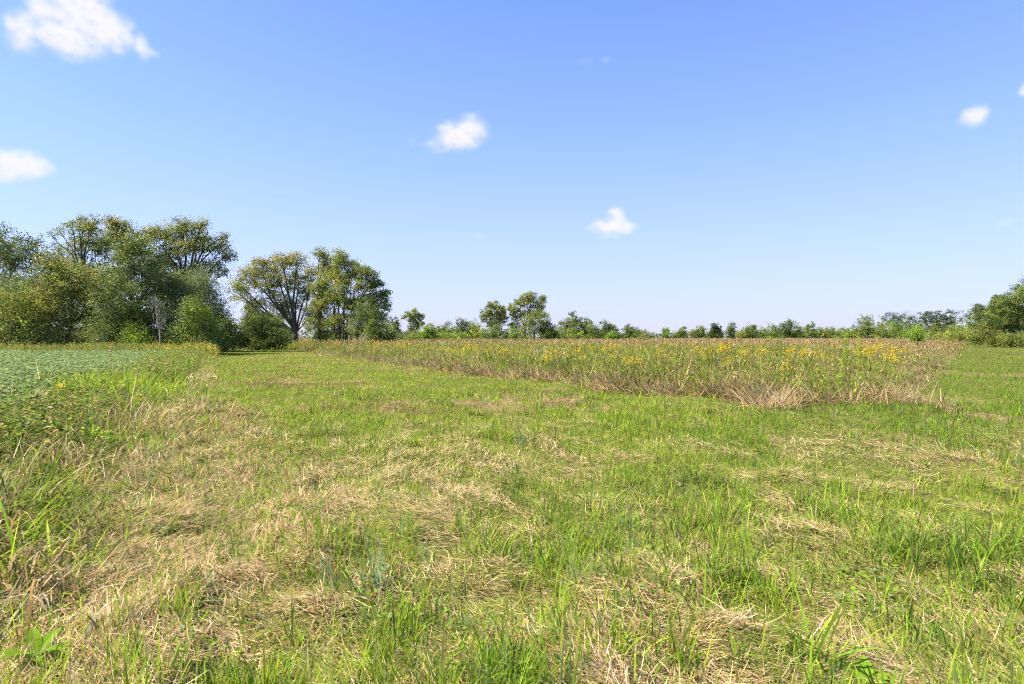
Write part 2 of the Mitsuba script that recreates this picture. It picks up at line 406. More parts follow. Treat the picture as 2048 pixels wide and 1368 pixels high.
make_tree('silver_tree', 'silver-leaved tree on the right side of the left wood', 'tree', 392, 58, [(385, 560, 34, 28), (410, 580, 32, 30), (375, 595, 36, 32), (425, 610, 20, 24), (398, 618, 36, 26), (350, 575, 28, 28)], {SILVER: 5, MID: 2, DARK: 2}, 8500, .17, trunk=.12)
make_tree('bush', 'bright green bush below the silver-leaved tree', 'bush', 395, 54, [(400, 612, 24, 20), (415, 628, 24, 20), (385, 640, 34, 24), (420, 655, 26, 24), (365, 660, 34, 22), (400, 670, 40, 16)], {MID: 5, GRASS: 1.2, LIME: .3, DARK: 2, SILVER: 1, OLIVE: 1}, 9500, .16, trunk=.07)
make_tree('bush', 'low light green bush left of the bare dead sapling', 'bush', 285, 53, [(270, 655, 18, 10), (285, 668, 26, 14), (300, 676, 22, 9), (262, 672, 18, 10)], {MID: 5, LIME: .4, GRASS: 1.5}, 3200, .16, trunk=.05)
make_tree('bush', 'low silvery bush in front of the wood left of the olive tree', 'bush', 70, 53, [(60, 662, 34, 14), (95, 668, 34, 12), (40, 672, 26, 10)], {SILVER: 4, MID: 3, DARK: 1}, 3600, .15, trunk=.05)
make_tree('bush', 'dull grey-green bush in front of the left wood below the dark grey-green tree', 'bush', 200, 53, [(180, 662, 40, 16), (225, 665, 36, 16), (205, 650, 36, 18), (140, 670, 36, 12)], {SILVER: 2, MID: 3, DARK: 3, OLIVE: 1}, 4600, .15, trunk=.05)
make_tree('bush', 'very dark wide bush closing the far end of the mown path', 'bush', 515, 74, [(500, 660, 32, 24), (535, 655, 30, 24), (470, 668, 26, 22), (560, 672, 22, 18), (520, 680, 56, 16), (510, 640, 26, 16), (450, 655, 28, 26)], {DARK: 6, MID: 2.5, OLIVE: .6}, 11500, .21, trunk=.1)
make_tree('bush', 'dark round bush between the left wood and the bush at the path end', 'bush', 450, 66, [(440, 630, 26, 24), (455, 645, 24, 24), (430, 660, 30, 28), (465, 670, 24, 20), (420, 640, 18, 20)], {DARK: 4, MID: 3, OLIVE: 1.5}, 6500, .19, trunk=.09)

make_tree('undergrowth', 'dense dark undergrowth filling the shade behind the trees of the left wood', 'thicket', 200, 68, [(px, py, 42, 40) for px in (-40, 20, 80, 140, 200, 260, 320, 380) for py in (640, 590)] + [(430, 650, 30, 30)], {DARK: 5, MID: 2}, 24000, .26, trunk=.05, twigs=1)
# -- the group of taller trees right of the path's far end, about 90 m away
OAKB = [(500, 555, 24, 24), (488, 590, 20, 22), (520, 535, 26, 20), (548, 528, 24, 16), (575, 524, 22, 16), (602, 524, 22, 16), (618, 545, 17, 20), (530, 565, 28, 24), (565, 560, 28, 24), (598, 565, 24, 24), (550, 600, 28, 22), (510, 610, 22, 20), (585, 605, 16, 18), (612, 590, 14, 18), (495, 630, 14, 14), (478, 566, 12, 12), (508, 645, 20, 16), (538, 640, 22, 18), (565, 628, 18, 16), (622, 628, 16, 20)]
make_tree('spreading_tree', 'spreading fan-shaped tree with a short forked trunk and rust-tinted crown', 'tree', 593, 96, OAKB, {OLIVE: 5, MID: 3, DARK: 1, RUST: 1}, 20000, .26, trunk=.40, airy=.31, limbs=.36, lean=.04, top={RUST: 1.6, OLIVE: 4}, clump=.5, twigs=4)
make_tree('cottonwood_tree', 'tall airy tree with upright top, right of the rust-tinted spreading tree', 'tree', 640, 93, [(640, 508, 13, 10), (652, 516, 12, 14), (648, 538, 20, 18), (660, 560, 24, 22), (640, 580, 20, 22), (655, 605, 24, 22), (636, 615, 18, 16), (648, 640, 20, 16), (625, 650, 16, 16), (662, 655, 18, 14)], {OLIVE: 4.5, MID: 4, RUST: .6}, 10500, .25, trunk=.26, airy=.31, stems=[637, 642], limbs=.9)
make_tree('cottonwood_tree', 'tall airy tree with several pale stems amid the group right of the path end', 'tree', 680, 91, [(682, 512, 15, 14), (672, 528, 14, 14), (690, 525, 10, 16), (684, 552, 24, 20), (700, 575, 26, 20), (672, 590, 20, 20), (695, 605, 20, 16), (714, 545, 16, 16), (668, 640, 18, 16), (692, 640, 22, 18), (712, 618, 20, 18), (680, 662, 18, 10)], {OLIVE: 4.5, MID: 4, YELLOW: .1}, 11500, .25, trunk=.2, stems=[668, 678, 686], airy=.31, limbs=.9)
make_tree('cottonwood_tree', 'airy tree leaning out to the right at the right end of the tall group', 'tree', 700, 90, [(706, 528, 9, 10), (728, 540, 15, 12), (745, 552, 15, 11), (735, 570, 22, 16), (757, 568, 12, 9), (768, 588, 12, 8), (748, 600, 20, 18), (772, 608, 9, 16), (728, 610, 24, 22), (762, 630, 12, 14), (740, 632, 22, 16), (772, 583, 8, 5)], {MID: 5, OLIVE: 4, DARK: 1}, 10000, .25, trunk=.2, stems=[692, 702], airy=.30, limbs=.75)
make_tree('willow_tree', 'grey-green leafy tree hanging over the goldenrod below the leaning one', 'tree', 735, 86, [(735, 625, 22, 22), (722, 645, 22, 20), (750, 645, 22, 22), (708, 660, 18, 14)], {SILVER: 3, MID: 3, DARK: 2}, 5200, .22, trunk=.16, stems=[690, 700, 712])
make_tree('small_tree', 'small dark green tree at the right foot of the tall group', 'tree', 752, 84, [(745, 655, 18, 18), (768, 660, 20, 18), (755, 672, 24, 10), (782, 668, 12, 12)], {DARK: 3, MID: 4, OLIVE: 1.5}, 4600, .21, trunk=.1, stems=[744, 752, 760])
make_tree('bush', 'dark green undergrowth bush beneath the tall stems', 'bush', 650, 92, [(640, 668, 22, 14), (662, 672, 20, 12), (680, 668, 14, 12), (626, 676, 12, 8)], {DARK: 3, MID: 4}, 3600, .2, trunk=.05)
make_tree('bush', 'thin undergrowth bush behind the forked trunk of the spreading tree', 'bush', 570, 100, [(560, 650, 18, 18), (545, 640, 14, 16), (578, 672, 12, 10)], {MID: 4, OLIVE: 3}, 2200, .22, trunk=.09, airy=.3)
make_tree('small_tree', 'thin small tree behind the left side of the spreading tree', 'tree', 512, 101, [(505, 632, 16, 18), (520, 650, 16, 16), (498, 610, 12, 12), (538, 628, 10, 14)], {MID: 3, OLIVE: 4, RUST: 1}, 2600, .24, trunk=.12, airy=.31, stems=[506, 516])

# -- the far row beyond the prairie
g = dict(limbs=.7, twigs=3)
make_tree('small_tree', 'dark little tree behind the right end of the tall group', 'tree', 788, 150, [(782, 648, 12, 12), (792, 644, 7, 10), (795, 656, 8, 12)], {DARK: 3, MID: 3}, 1500, .34, trunk=.14, **g)
make_tree('cottonwood_tree', 'small airy lone tree standing clear right of the tall group', 'tree', 826, 165, [(818, 630, 9, 9), (830, 626, 10, 8), (840, 634, 8, 10), (826, 640, 12, 10), (808, 634, 5, 5), (843, 646, 6, 7), (828, 656, 13, 11)], {OLIVE: 4, MID: 4}, 2700, .4, trunk=.22, airy=.28, **g)
make_tree('small_tree', 'bright green rounded tree beside the small airy lone tree', 'tree', 858, 130, [(858, 656, 10, 10), (851, 665, 11, 11), (865, 665, 11, 11), (858, 672, 15, 8)], {GRASS: 2.5, LIME: .6, MID: 4}, 2000, .32, trunk=.12, **g)
for px, D, bl, w, lab in [
    (800, 140, [(800, 676, 14, 6), (815, 674, 12, 6)], {MID: 3, SILVER: 1}, 'low bush at the right foot of the tall group'),
    (840, 136, [(836, 674, 14, 6), (878, 676, 16, 6), (820, 679, 10, 4)], {MID: 4, OLIVE: 1}, 'low bush below the small airy lone tree'),
    (890, 170, [(886, 662, 10, 7), (897, 657, 9, 7), (892, 668, 14, 6)], {DARK: 2, MID: 4, RUST: .5}, 'dark green bush right of the bright green rounded tree'),
    (905, 140, [(900, 674, 22, 7), (925, 675, 16, 6)], {MID: 4, LIME: .7, OLIVE: 1}, 'light green hedge bush in front of the dark bushes'),
    (928, 175, [(925, 649, 11, 8), (936, 652, 9, 8), (920, 658, 12, 8), (934, 663, 14, 8)], {DARK: 4, MID: 3}, 'dark round-topped bush left of the tall far trees'),
    (950, 165, [(948, 655, 9, 7), (955, 662, 10, 9), (962, 668, 14, 8)], {LIME: 1.5, OLIVE: 4, MID: 3}, 'yellowish bush at the left foot of the tall far trees'),
    (985, 150, [(980, 668, 16, 9), (1000, 670, 14, 9), (990, 660, 14, 9)], {DARK: 3, MID: 4}, 'dark bush beneath the left tall far tree'),
    (1030, 150, [(1020, 670, 16, 8), (1040, 672, 14, 8)], {MID: 4, GRASS: 1, OLIVE: 1}, 'green bush between the two tall far trees'),
    (1095, 145, [(1092, 660, 12, 11), (1104, 666, 10, 9), (1098, 672, 18, 7)], {DARK: 3, MID: 4}, 'dark bush at the right foot of the drooping far tree'),
    (1135, 150, [(1125, 669, 16, 8), (1145, 668, 14, 9), (1160, 674, 14, 6)], {MID: 4, LIME: 1, SILVER: 1}, 'pale green bush in front of the wide far tree'),
    (1188, 150, [(1185, 664, 12, 9), (1192, 672, 14, 7)], {DARK: 2, MID: 4}, 'small bush at the right foot of the wide far tree'),
    (1225, 120, [(1226, 676, 10, 6), (1218, 680, 8, 5)], {GRASS: 2, MID: 3}, 'bright green low bush at the far edge of the prairie'),
]:
    bl = [(a, b - 4, c * 1.3, e * 1.35) for a, b, c, e in bl]
    make_tree('bush', lab, 'bush', px, D, bl, w, 700 * len(bl), .34, trunk=.06, group=FAR, **g)
make_tree('cottonwood_tree', 'left one of the two tall far trees, airy with a rounded crown', 'tree', 992, 158, [(988, 612, 14, 10), (1002, 618, 12, 11), (974, 626, 12, 11), (992, 632, 18, 12), (968, 634, 8, 9), (1008, 636, 10, 12), (988, 650, 16, 12)], {OLIVE: 4, MID: 4, RUST: .5}, 4700, .36, trunk=.24, airy=.28, **g)
make_tree('cottonwood_tree', 'tallest tree on the far side of the prairie, airy and twin-topped', 'tree', 1048, 160, [(1050, 594, 13, 10), (1062, 592, 12, 9), (1040, 606, 14, 11), (1062, 608, 15, 12), (1082, 604, 9, 14), (1088, 598, 5, 9), (1024, 616, 8, 14), (1036, 628, 16, 14), (1062, 628, 16, 12), (1078, 622, 12, 14), (1030, 650, 14, 14)], {OLIVE: 4, MID: 4, RUST: .6}, 7600, .36, trunk=.28, airy=.28, **g)
make_tree('willow_tree', 'drooping yellowish-green tree in front of the tallest far tree', 'tree', 1068, 146, [(1072, 634, 17, 13), (1088, 640, 13, 16), (1058, 642, 15, 14), (1072, 655, 22, 14), (1050, 660, 13, 12), (1090, 656, 12, 14)], {SILVER: 2, OLIVE: 3, MID: 4}, 4600, .3, trunk=.16, flat=.2, **g)
make_tree('broadleaf_tree', 'wide dense tree right of the tall far trees', 'tree', 1152, 158, [(1145, 640, 14, 10), (1168, 644, 16, 12), (1128, 652, 15, 12), (1152, 656, 24, 14), (1178, 656, 14, 14), (1144, 628, 6, 7), (1160, 668, 26, 8)], {MID: 5, DARK: 3, OLIVE: 1.5}, 5200, .33, trunk=.2, **g)
make_tree('small_tree', 'small tree with a ragged thin left side beyond the prairie', 'tree', 1216, 160, [(1216, 652, 11, 9), (1228, 656, 10, 10), (1204, 658, 9, 9), (1218, 664, 16, 8), (1206, 646, 6, 6)], {DARK: 3, MID: 4, RUST: .5}, 2500, .34, trunk=.12, airy=.2, **g)
make_tree('small_tree', 'small round dark tree left of the open gap in the far row', 'tree', 1258, 160, [(1254, 657, 12, 8), (1268, 660, 12, 9), (1260, 667, 18, 8), (1278, 665, 8, 8)], {DARK: 3, MID: 4}, 2300, .33, trunk=.11, **g)
make_tree('sapling_thicket', 'brownish thicket of saplings standing in the prairie before the open gap', 'thicket', 1292, 62, [(1285, 676, 12, 8), (1298, 681, 14, 6), (1275, 683, 11, 6), (1310, 685, 9, 4)], {OLIVE: 3, BROWN: 2, MID: 3}, 1500, .15, trunk=.03, twigs=6)
for px, D, bl, w, lab, cat in [
    (1333, 200, [(1333, 664, 6, 6), (1331, 671, 8, 6)], {MID: 5, GRASS: 1}, 'small upright bushy tree first in the row right of the open gap', 'tree'),
    (1350, 215, [(1349, 671, 8, 4)], {DARK: 3, MID: 2}, 'tiny dark bush between the first two trees right of the gap', 'bush'),
    (1364, 200, [(1366, 661, 6, 6), (1358, 668, 8, 6), (1370, 669, 7, 6)], {MID: 5, DARK: 1}, 'small pointed tree second in the row right of the open gap', 'tree'),
    (1396, 195, [(1398, 658, 7, 7), (1388, 665, 8, 8), (1404, 666, 9, 8), (1396, 671, 15, 5)], {MID: 5, OLIVE: 2}, 'wide yellow-green tree third in the row right of the open gap', 'tree'),
    (1418, 215, [(1418, 672, 8, 4)], {DARK: 2, RUST: 1, MID: 2}, 'tiny brownish bush left of the dark round-crowned little tree', 'bush'),
    (1432, 195, [(1428, 655, 6, 5), (1436, 658, 6, 6), (1425, 663, 6, 5), (1438, 666, 7, 5), (1431, 668, 8, 5)], {DARK: 5, MID: 1.5}, 'dark round-crowned little tree standing alone against the sky', 'tree'),
    (1464, 195, [(1466, 655, 7, 6), (1460, 662, 6, 6), (1465, 669, 9, 6)], {DARK: 3, MID: 3}, 'narrow dark tree right of the lone round-crowned one', 'tree'),
    (1482, 190, [(1484, 668, 10, 6)], {OLIVE: 3, LIME: .6, RUST: 1}, 'yellow-brown bush at the foot of the narrow dark tree', 'bush'),
    (1502, 190, [(1504, 655, 8, 6), (1496, 662, 10, 8), (1510, 663, 10, 9), (1502, 670, 16, 5)], {MID: 5, DARK: 2, RUST: .3}, 'rounded green tree with a brown tint on its top left', 'tree'),
    (1545, 190, [(1528, 662, 9, 7), (1545, 660, 12, 8), (1536, 669, 16, 6)], {MID: 4, GRASS: 1}, 'left part of the long green hedge beyond the prairie', 'bush'),
    (1576, 190, [(1572, 650, 9, 7), (1584, 650, 9, 7), (1566, 658, 12, 9), (1586, 660, 13, 9), (1576, 668, 22, 6)], {DARK: 3, MID: 4}, 'tallest dark clump of the long green hedge', 'tree'),
    (1618, 190, [(1620, 652, 7, 7), (1608, 660, 12, 9), (1626, 662, 12, 9), (1616, 669, 20, 6)], {MID: 5, LIME: .5, DARK: 1}, 'pointed light green clump of the long green hedge', 'tree'),
    (1660, 190, [(1660, 661, 11, 7), (1650, 667, 12, 7), (1672, 668, 10, 6)], {MID: 4, OLIVE: 1.5}, 'low green bush right of the long hedge', 'bush'),
    (1690, 185, [(1690, 664, 10, 6), (1702, 662, 12, 8), (1695, 670, 16, 5)], {LIME: 1, MID: 4, OLIVE: 2}, 'yellow-green bush left of the ragged willow', 'bush'),
    (1735, 180, [(1728, 644, 9, 11), (1742, 642, 9, 10), (1732, 656, 14, 12), (1750, 655, 13, 12), (1738, 668, 20, 8)], {MID: 4, SILVER: 1, OLIVE: 2}, 'ragged willow with feathery upright twigs at the left of the dark far wood', 'tree'),
    (1768, 170, [(1768, 654, 11, 10), (1762, 664, 14, 9), (1782, 667, 14, 8)], {OLIVE: 2, MID: 4}, 'round olive bush in front of the dark far wood', 'bush'),
    (1800, 170, [(1796, 652, 9, 10), (1806, 660, 11, 9), (1792, 664, 12, 8)], {MID: 4, GRASS: 1.5}, 'pale green feathery sapling in front of the dark far wood', 'tree'),
    (1830, 160, [(1830, 662, 12, 9), (1838, 668, 14, 6), (1820, 668, 12, 6)], {MID: 4, GRASS: 2}, 'bright green sapling clump before the pale gap in the far wood', 'bush'),
    (1832, 90, [(1832, 668, 5, 7), (1831, 674, 5, 5)], {MID: 4, GRASS: 2}, 'single bright green sapling rising out of the far prairie', 'tree'),
    (1785, 240, [(1776, 634, 12, 8), (1792, 638, 12, 9), (1784, 650, 18, 10)], {DARK: 5, MID: 2}, 'leftmost dark tree of the far wood behind the bushes', 'tree'),
    (1815, 240, [(1812, 634, 13, 8), (1828, 640, 11, 9), (1818, 650, 17, 9)], {DARK: 5, MID: 1.5, RUST: .3}, 'second dark tree of the far wood, counted from its left end', 'tree'),
    (1850, 235, [(1844, 630, 12, 7), (1860, 633, 12, 8), (1848, 644, 18, 11), (1866, 650, 14, 9)], {DARK: 6, MID: .6}, 'broad dark tree in the middle of the far wood', 'tree'),
    (1892, 235, [(1884, 630, 11, 8), (1900, 628, 10, 8), (1892, 642, 18, 12), (1908, 644, 12, 9), (1886, 656, 15, 7)], {DARK: 6, MID: .6}, 'tallest dark tree of the far wood, above the pale gap', 'tree'),
    (1938, 190, [(1930, 636, 13, 9), (1946, 632, 11, 9), (1938, 648, 16, 10), (1954, 644, 12, 12)], {MID: 4, GRASS: 1, DARK: 2}, 'green tree between the dark far wood and the tall trees on the right', 'tree'),
    (1890, 140, [(1880, 667, 18, 6), (1905, 665, 20, 7), (1862, 670, 14, 5)], {OLIVE: 3, LIME: 1, MID: 3}, 'long low yellow-green bush under the dark far wood', 'bush'),
    (1935, 125, [(1925, 662, 18, 8), (1945, 664, 18, 9), (1908, 668, 14, 6)], {OLIVE: 4, LIME: .8, MID: 3}, 'low olive bush left of the tall trees on the right', 'bush'),
]:
    bl = [(a, b - 2, c * (1.12 if px < 1470 else 1.35), e * 1.2) for a, b, c, e in bl]
    make_tree('small_tree' if cat == 'tree' else 'bush', lab, cat, px, D, bl, w, 520 * len(bl) if D < 230 else 1000 * len(bl), .38 if D > 170 else .3, trunk=.12 if cat == 'tree' else .05, group=FAR, **g)
# -- low hedges that join them up
for p0, p1, D, top, w, lab in [
    (868, 962, 185, 661, {DARK: 2, MID: 4, OLIVE: 1}, 'low uneven hedge joining the bushes left of the two tall far trees'),
    (1084, 1208, 188, 663, {DARK: 3, MID: 4}, 'low dark hedge joining the bushes at the foot of the wide far tree'),
    (1200, 1300, 190, 667, {DARK: 3, MID: 3, OLIVE: 1}, 'low hedge thinning out towards the open gap in the far row'),
    (1488, 1600, 215, 662, {MID: 4, DARK: 2, OLIVE: 1}, 'low green hedge behind the left part of the far hedge row'),
    (1590, 1712, 215, 663, {MID: 4, OLIVE: 2, DARK: 1}, 'low olive hedge between the long hedge and the ragged willow'),
    (1715, 1850, 205, 654, {MID: 4, OLIVE: 1, DARK: 3}, 'low hedge along the front of the dark far wood, left half'),
    (1845, 1965, 200, 652, {MID: 4, OLIVE: 2, DARK: 2}, 'low hedge along the front of the dark far wood, right half')]:
    hr = np.random.default_rng(p0)
    bl = [(q, top + 5 + hr.normal(0, 2.2), hr.uniform(10, 17), 8 + hr.uniform(0, 5)) for q in np.arange(p0 + 6, p1, 11)]
    make_tree('hedge', lab, 'hedge', (p0 + p1) / 2, D, bl, w, 420 * len(bl), .4, trunk=.05, group=FAR, limbs=.5, twigs=1)
# -- the tall trees at the right edge
make_tree('broadleaf_tree', 'dark tree top showing left of the tall trees at the right edge', 'tree', 1962, 125, [(1962, 617, 12, 9), (1970, 628, 12, 10), (1955, 632, 9, 9), (1965, 648, 14, 12)], {DARK: 4, MID: 2}, 2600, .3, trunk=.2, **g)
make_tree('broadleaf_tree', 'tall green tree at the right edge with light left side', 'tree', 2020, 100, [(2010, 608, 22, 16), (1998, 626, 24, 20), (2024, 622, 28, 26), (1990, 645, 24, 18), (2016, 652, 34, 22), (2045, 600, 24, 30), (2050, 640, 34, 30), (2000, 668, 28, 12)], {MID: 6, DARK: 5, OLIVE: .6}, 15000, .24, trunk=.3)
make_tree('broadleaf_tree', 'tallest tree at the right edge, dark and cut by the photo edge', 'tree', 2070, 106, [(2048, 575, 20, 16), (2070, 570, 30, 26), (2020, 588, 7, 9), (2008, 592, 5, 7), (2040, 592, 22, 18), (2080, 610, 50, 40), (2070, 650, 40, 30), (2110, 590, 40, 45)], {DARK: 3, MID: 4}, 11000, .26, trunk=.35)
make_tree('broadleaf_tree', 'dark brownish tree top behind the tall green tree at the right edge', 'tree', 1998, 118, [(1998, 598, 12, 9), (1990, 606, 9, 8), (2006, 608, 14, 12), (1984, 618, 9, 8)], {DARK: 4, RUST: 1, MID: 2}, 2600, .28, trunk=.2, **g)
make_tree('bush', 'dull olive bush at the foot of the tall green tree on the right', 'bush', 1975, 96, [(1965, 660, 18, 14), (1985, 668, 20, 11), (1950, 668, 14, 9), (2005, 674, 20, 7)], {OLIVE: 3, DARK: 2, MID: 3, BROWN: .5}, 4600, .22, trunk=.06)
make_tree('bush', 'low green bush at the right edge beside the far mown path', 'bush', 2035, 92, [(2030, 670, 24, 9), (2055, 668, 24, 11), (2080, 662, 24, 16)], {MID: 4, OLIVE: 2, DARK: 1}, 3800, .22, trunk=.06)

# bare dead sapling in front of the left wood
def dead_sapling():
    r = np.random.default_rng(77)
    key = name('dead_sapling')
    W, B = Mesh(), Mesh()
    D = 51.5
    pts = [at(321, D, z=0), at(319, D, 660), at(314, D, 640), at(312, D, 622), at(308, D, 600)]
    tube(W, pts, [.06, .052, .042, .03, .012], 6, GREYWOOD + .5, .40)
    for i in range(34):
        s = r.uniform(.25, .95)
        k = min(int(s * 4), 3)
        p = pts[k] * (1 - (s * 4 - k)) + pts[k + 1] * (s * 4 - k)
        d = np.array([r.normal(.25, .5), r.normal(0, .5), r.uniform(.5, 1.2)])
        L = r.uniform(.5, 1.3) * (1.2 - .5 * s)
        e = p + d / np.linalg.norm(d) * L
        m = (p + e) / 2 + r.normal(0, .06, 3)
        tube(B, [p, m, e], [.026, .018, .005], 4, GREYWOOD + .5, .42)
        for _ in range(4):
            q = m + (e - m) * r.uniform()
            tube(B, [q, q + unit(r, 1)[0] * .2 + np.array([0, 0, .25])], [.009, .003], 3, GREYWOOD + .5, .55)
    scene[key + '__trunk'], scene[key + '__branches'] = W.ply('wood_material'), B.ply('wood_material')
    tag(key, 'bare pale grey dead sapling in front of the left wood', 'dead tree')


dead_sapling()


# far-off woods that close the horizon
def far_wood():
    r = np.random.default_rng(50)
    C = Mesh()
    n = 16000
    a = r.uniform(-1.15, 1.15, n)
    D = r.uniform(620, 700, n) + 60 * np.sin(a * 5)
    X = a * D
    H = 3 + 8.5 * meshkit.fbm(np.stack([X / 55, D * 0, D * 0], -1), 4, 8)
    P = np.stack([X, D, H * r.uniform(0, 1, n) ** .8], -1)
    leaves(C, P, unit(r, n), unit(r, n) + [0, 0, .6], 2.1 * r.uniform(.6, 1.5, n), 1.4, pick(r, n, {DARK: 4, MID: 2, SILVER: 2}), bright(r, n))
    scene['far_wood'] = C.ply('leaf_material')
    tag('far_wood', 'far-off belt of woods low on the horizon', 'wood', kind='stuff')


far_wood()


# ------------------------------------------------------------------ the mown grass
def spread(r, n, d0, d1, span=1.0):
    """Points ahead of the camera, as dense per square metre as they look: evenly over the logarithm of distance."""
    y = d0 * (d1 / d0) ** r.uniform(size=n)
    return r.uniform(-span, span, n) * y, y


def mown_mask(x, y):
    return (x > left_edge(y) - .35) & (prairie_inside(x, y) < .25) & (y < 78 + 60 * (x > 0))


def on_ground(x, y, dz=0.0):
    return np.stack([x, y, height(x, y) + dz], -1)


def wide(w, y):
    return np.maximum(w, .00075 * y)


def hay():
    r = np.random.default_rng(61)
    M = Mesh()
    x, y = spread(r, 420000, 1.8, 70)
    s = straw_share(x, y)
    keep = mown_mask(x, y) & (r.uniform(size=len(x)) < (.72 * sstep(14, 5, y) + .10 + .40 * s) * (1 - .72 * sstep(6, 26, y)) * (1 - .6 * sstep(.28, .55, x / y) * sstep(5, 10, y)))
    x, y, s = x[keep], y[keep], s[keep]
    hp = heap(x, y)
    n = len(x)
    base = on_ground(x, y, r.uniform(-.01, .045, n) * (.5 + s) + hp * .25 * r.uniform(size=n))
    far = y > 14
    L = r.uniform(.04, .19, n) * (1 + .012 * y)
    W = wide(r.uniform(.0020, .0058, n), y)
    # strands lie combed one way within a swath, the way changing from place to place
    az = 2.0 + 4.0 * (meshkit.fbm(np.stack([x * .8, y * .8, x * 0 + 6], -1), 3, 71) - .5) + r.normal(0, .6, n) + r.choice([0, math.pi], n, p=[.75, .25])
    lean = r.normal(1.45, .17, n)
    dead = r.uniform(size=n) < .34 + .62 * s
    col = np.where(dead, pick(r, n, {STRAW: 5, BROWN: 3.2, PINKISH: .8}), pick(r, n, {OLIVE: 4, MID: 2.5, GRASS: 2, BROWN: 1.5, BLUISH: .6}))
    for m, sg in ((y < 3.6, 3), ((y >= 3.6) & (y < 9), 2), (y >= 9, 1)):
        blades(M, base[m], az[m], L[m], W[m], lean[m], r.normal(.15, .5, m.sum()), col[m], bright(r, m.sum(), .34), sg, r=r)
    scene['cut_hay'] = M.ply('straw_material')
    tag('cut_hay', 'dead straw-coloured cut hay lying in mats and ridges on the mown path', 'hay', kind='stuff')


def turf():
    r = np.random.default_rng(62)
    M = Mesh()
    x, y = spread(r, 400000, 1.7, 130)
    s = straw_share(x, y)
    p = meshkit.fbm(np.stack([x * .8, y * .8, x * 0 + 5], -1), 3, 17)
    keep = mown_mask(x, y) & (r.uniform(size=len(x)) < (1 - .60 * s) * (1 - .80 * sstep(11, 4.5, y)))
    x, y, s, p = x[keep], y[keep], s[keep], p[keep]
    n = len(x)
    base = on_ground(x, y, -.005)
    far = y > 12
    L = r.uniform(.05, .13, n) * (.75 + .7 * p)
    W = wide(r.uniform(.002, .0045, n), y) * np.where(y > 12, 1.5, 1)
    side = sstep(.22, .5, x / y) * sstep(4, 9, y)
    green = r.uniform(size=n) < (.86 - .42 * s + .12 * side + .16 * sstep(7, 16, y))
    fresh = np.where(r.uniform(size=n) < side, pick(r, n, {GRASS: 4, MID: 5}), pick(r, n, {GRASS: 2.5, LIME: 6, OLIVE: .7}))
    col = np.where(green, fresh, pick(r, n, {STRAW: 2.2, BROWN: 2, OLIVE: 3}))
    for m, sg in ((~far, 2), (far, 1)):
        k = m.sum()
        blades(M, base[m], r.uniform(0, 6.283, k), L[m], W[m], np.abs(r.normal(.45, .35, k)), r.normal(.5, .4, k), col[m], bright(r, k, .22), sg, r=r)
    scene['short_grass'] = M.ply('leaf_material')
    tag('short_grass', 'short mown grass of mixed green and olive on the path', 'grass', kind='stuff')


def tufts():
    """The taller bright green regrowth: blades in clumps."""
    r = np.random.default_rng(63)
    M = Mesh()
    x, y = spread(r, 34000, 1.75, 110)
    s = straw_share(x, y)
    p = .5 * meshkit.fbm(np.stack([x * 1.7, y * 1.7, x * 0 + 2], -1), 3, 23) + .5 * meshkit.fbm(np.stack([x * .45, y * .45, x * 0 + 2], -1), 3, 24) + .06 * sstep(1, 4, x) * sstep(8, 3, y)
    keep = mown_mask(x, y) & (r.uniform(size=len(x)) < (sstep(.44, .56, p) * (1 - .65 * s) * (1 - .55 * sstep(9, 4.5, y)) + .08))
    x, y, p = x[keep], y[keep], p[keep]
    n = len(x)
    k = np.where(y < 9, r.integers(4, 16, n), np.where(y < 30, r.integers(4, 11, n), r.integers(2, 6, n)))
    i = np.repeat(np.arange(n), k)
    q = r.uniform(.015, .06, n) * (1 + .02 * y)
    bx, by = x[i] + r.normal(0, 1, len(i)) * q[i], y[i] + r.normal(0, 1, len(i)) * q[i]
    N = len(i)
    base = on_ground(bx, by, -.01)
    h = r.uniform(.08, .21, n) * (.7 + .75 * p) * np.clip(1.1 - .012 * y, .55, 1.1)
    big = sstep(6.5, 3.5, y) * sstep(-.6, .8, x)            # ranker growth towards the lower right
    h = h * (1 + .15 * big) * (1 + .2 * sstep(7, 12, y))
    L = h[i] * r.uniform(.55, 1.25, N)
    W = np.maximum(r.uniform(.0035, .0088, N) * (1 + .25 * big[i]), .0010 * y[i])
    kind = r.choice(4, n, p=[.58, .26, .11, .05])
    zone = meshkit.fbm(np.stack([x * .7, y * .5, x * 0 + 9], -1), 3, 29)
    kind = np.where((zone > .60) & (r.uniform(size=n) < .8), 2, np.where((zone < .42) & (r.uniform(size=n) < .8), 0, kind))
    col = np.select([kind[i] == 0, kind[i] == 1, kind[i] == 2], [np.where(r.uniform(size=N) < .8 * sstep(.22, .5, x[i] / y[i]) * sstep(4, 9, y[i]), pick(r, N, {GRASS: 4, MID: 3}), pick(r, N, {GRASS: 2.5, LIME: 3.2, OLIVE: .7, STRAW: .35})), pick(r, N, {GRASS: 4, MID: 2, OLIVE: 1, BROWN: .3}), pick(r, N, {MID: 3, GRASS: 3})], pick(r, N, {BLUISH: 1}))
    br = bright(r, n, .14)[i] * bright(r, N, .15, 1.0)
    lean = np.abs(r.normal(.16, .18, N))
    dr_ = np.abs(r.normal(.5, .65, N)) * (1 + .5 * big[i])
    az = r.uniform(0, 6.283, N)
    for m, sg in ((y[i] < 5.5, 4), ((y[i] >= 5.5) & (y[i] < 16), 2), (y[i] >= 16, 1)):
        blades(M, base[m], az[m], L[m], W[m], lean[m], dr_[m], col[m], np.clip(br[m], .2, .95), sg, r=r)
    scene['grass_regrowth'] = M.ply('leaf_material')
    tag('grass_regrowth', 'taller bright green grass blades growing back through the cut hay', 'grass', kind='stuff')


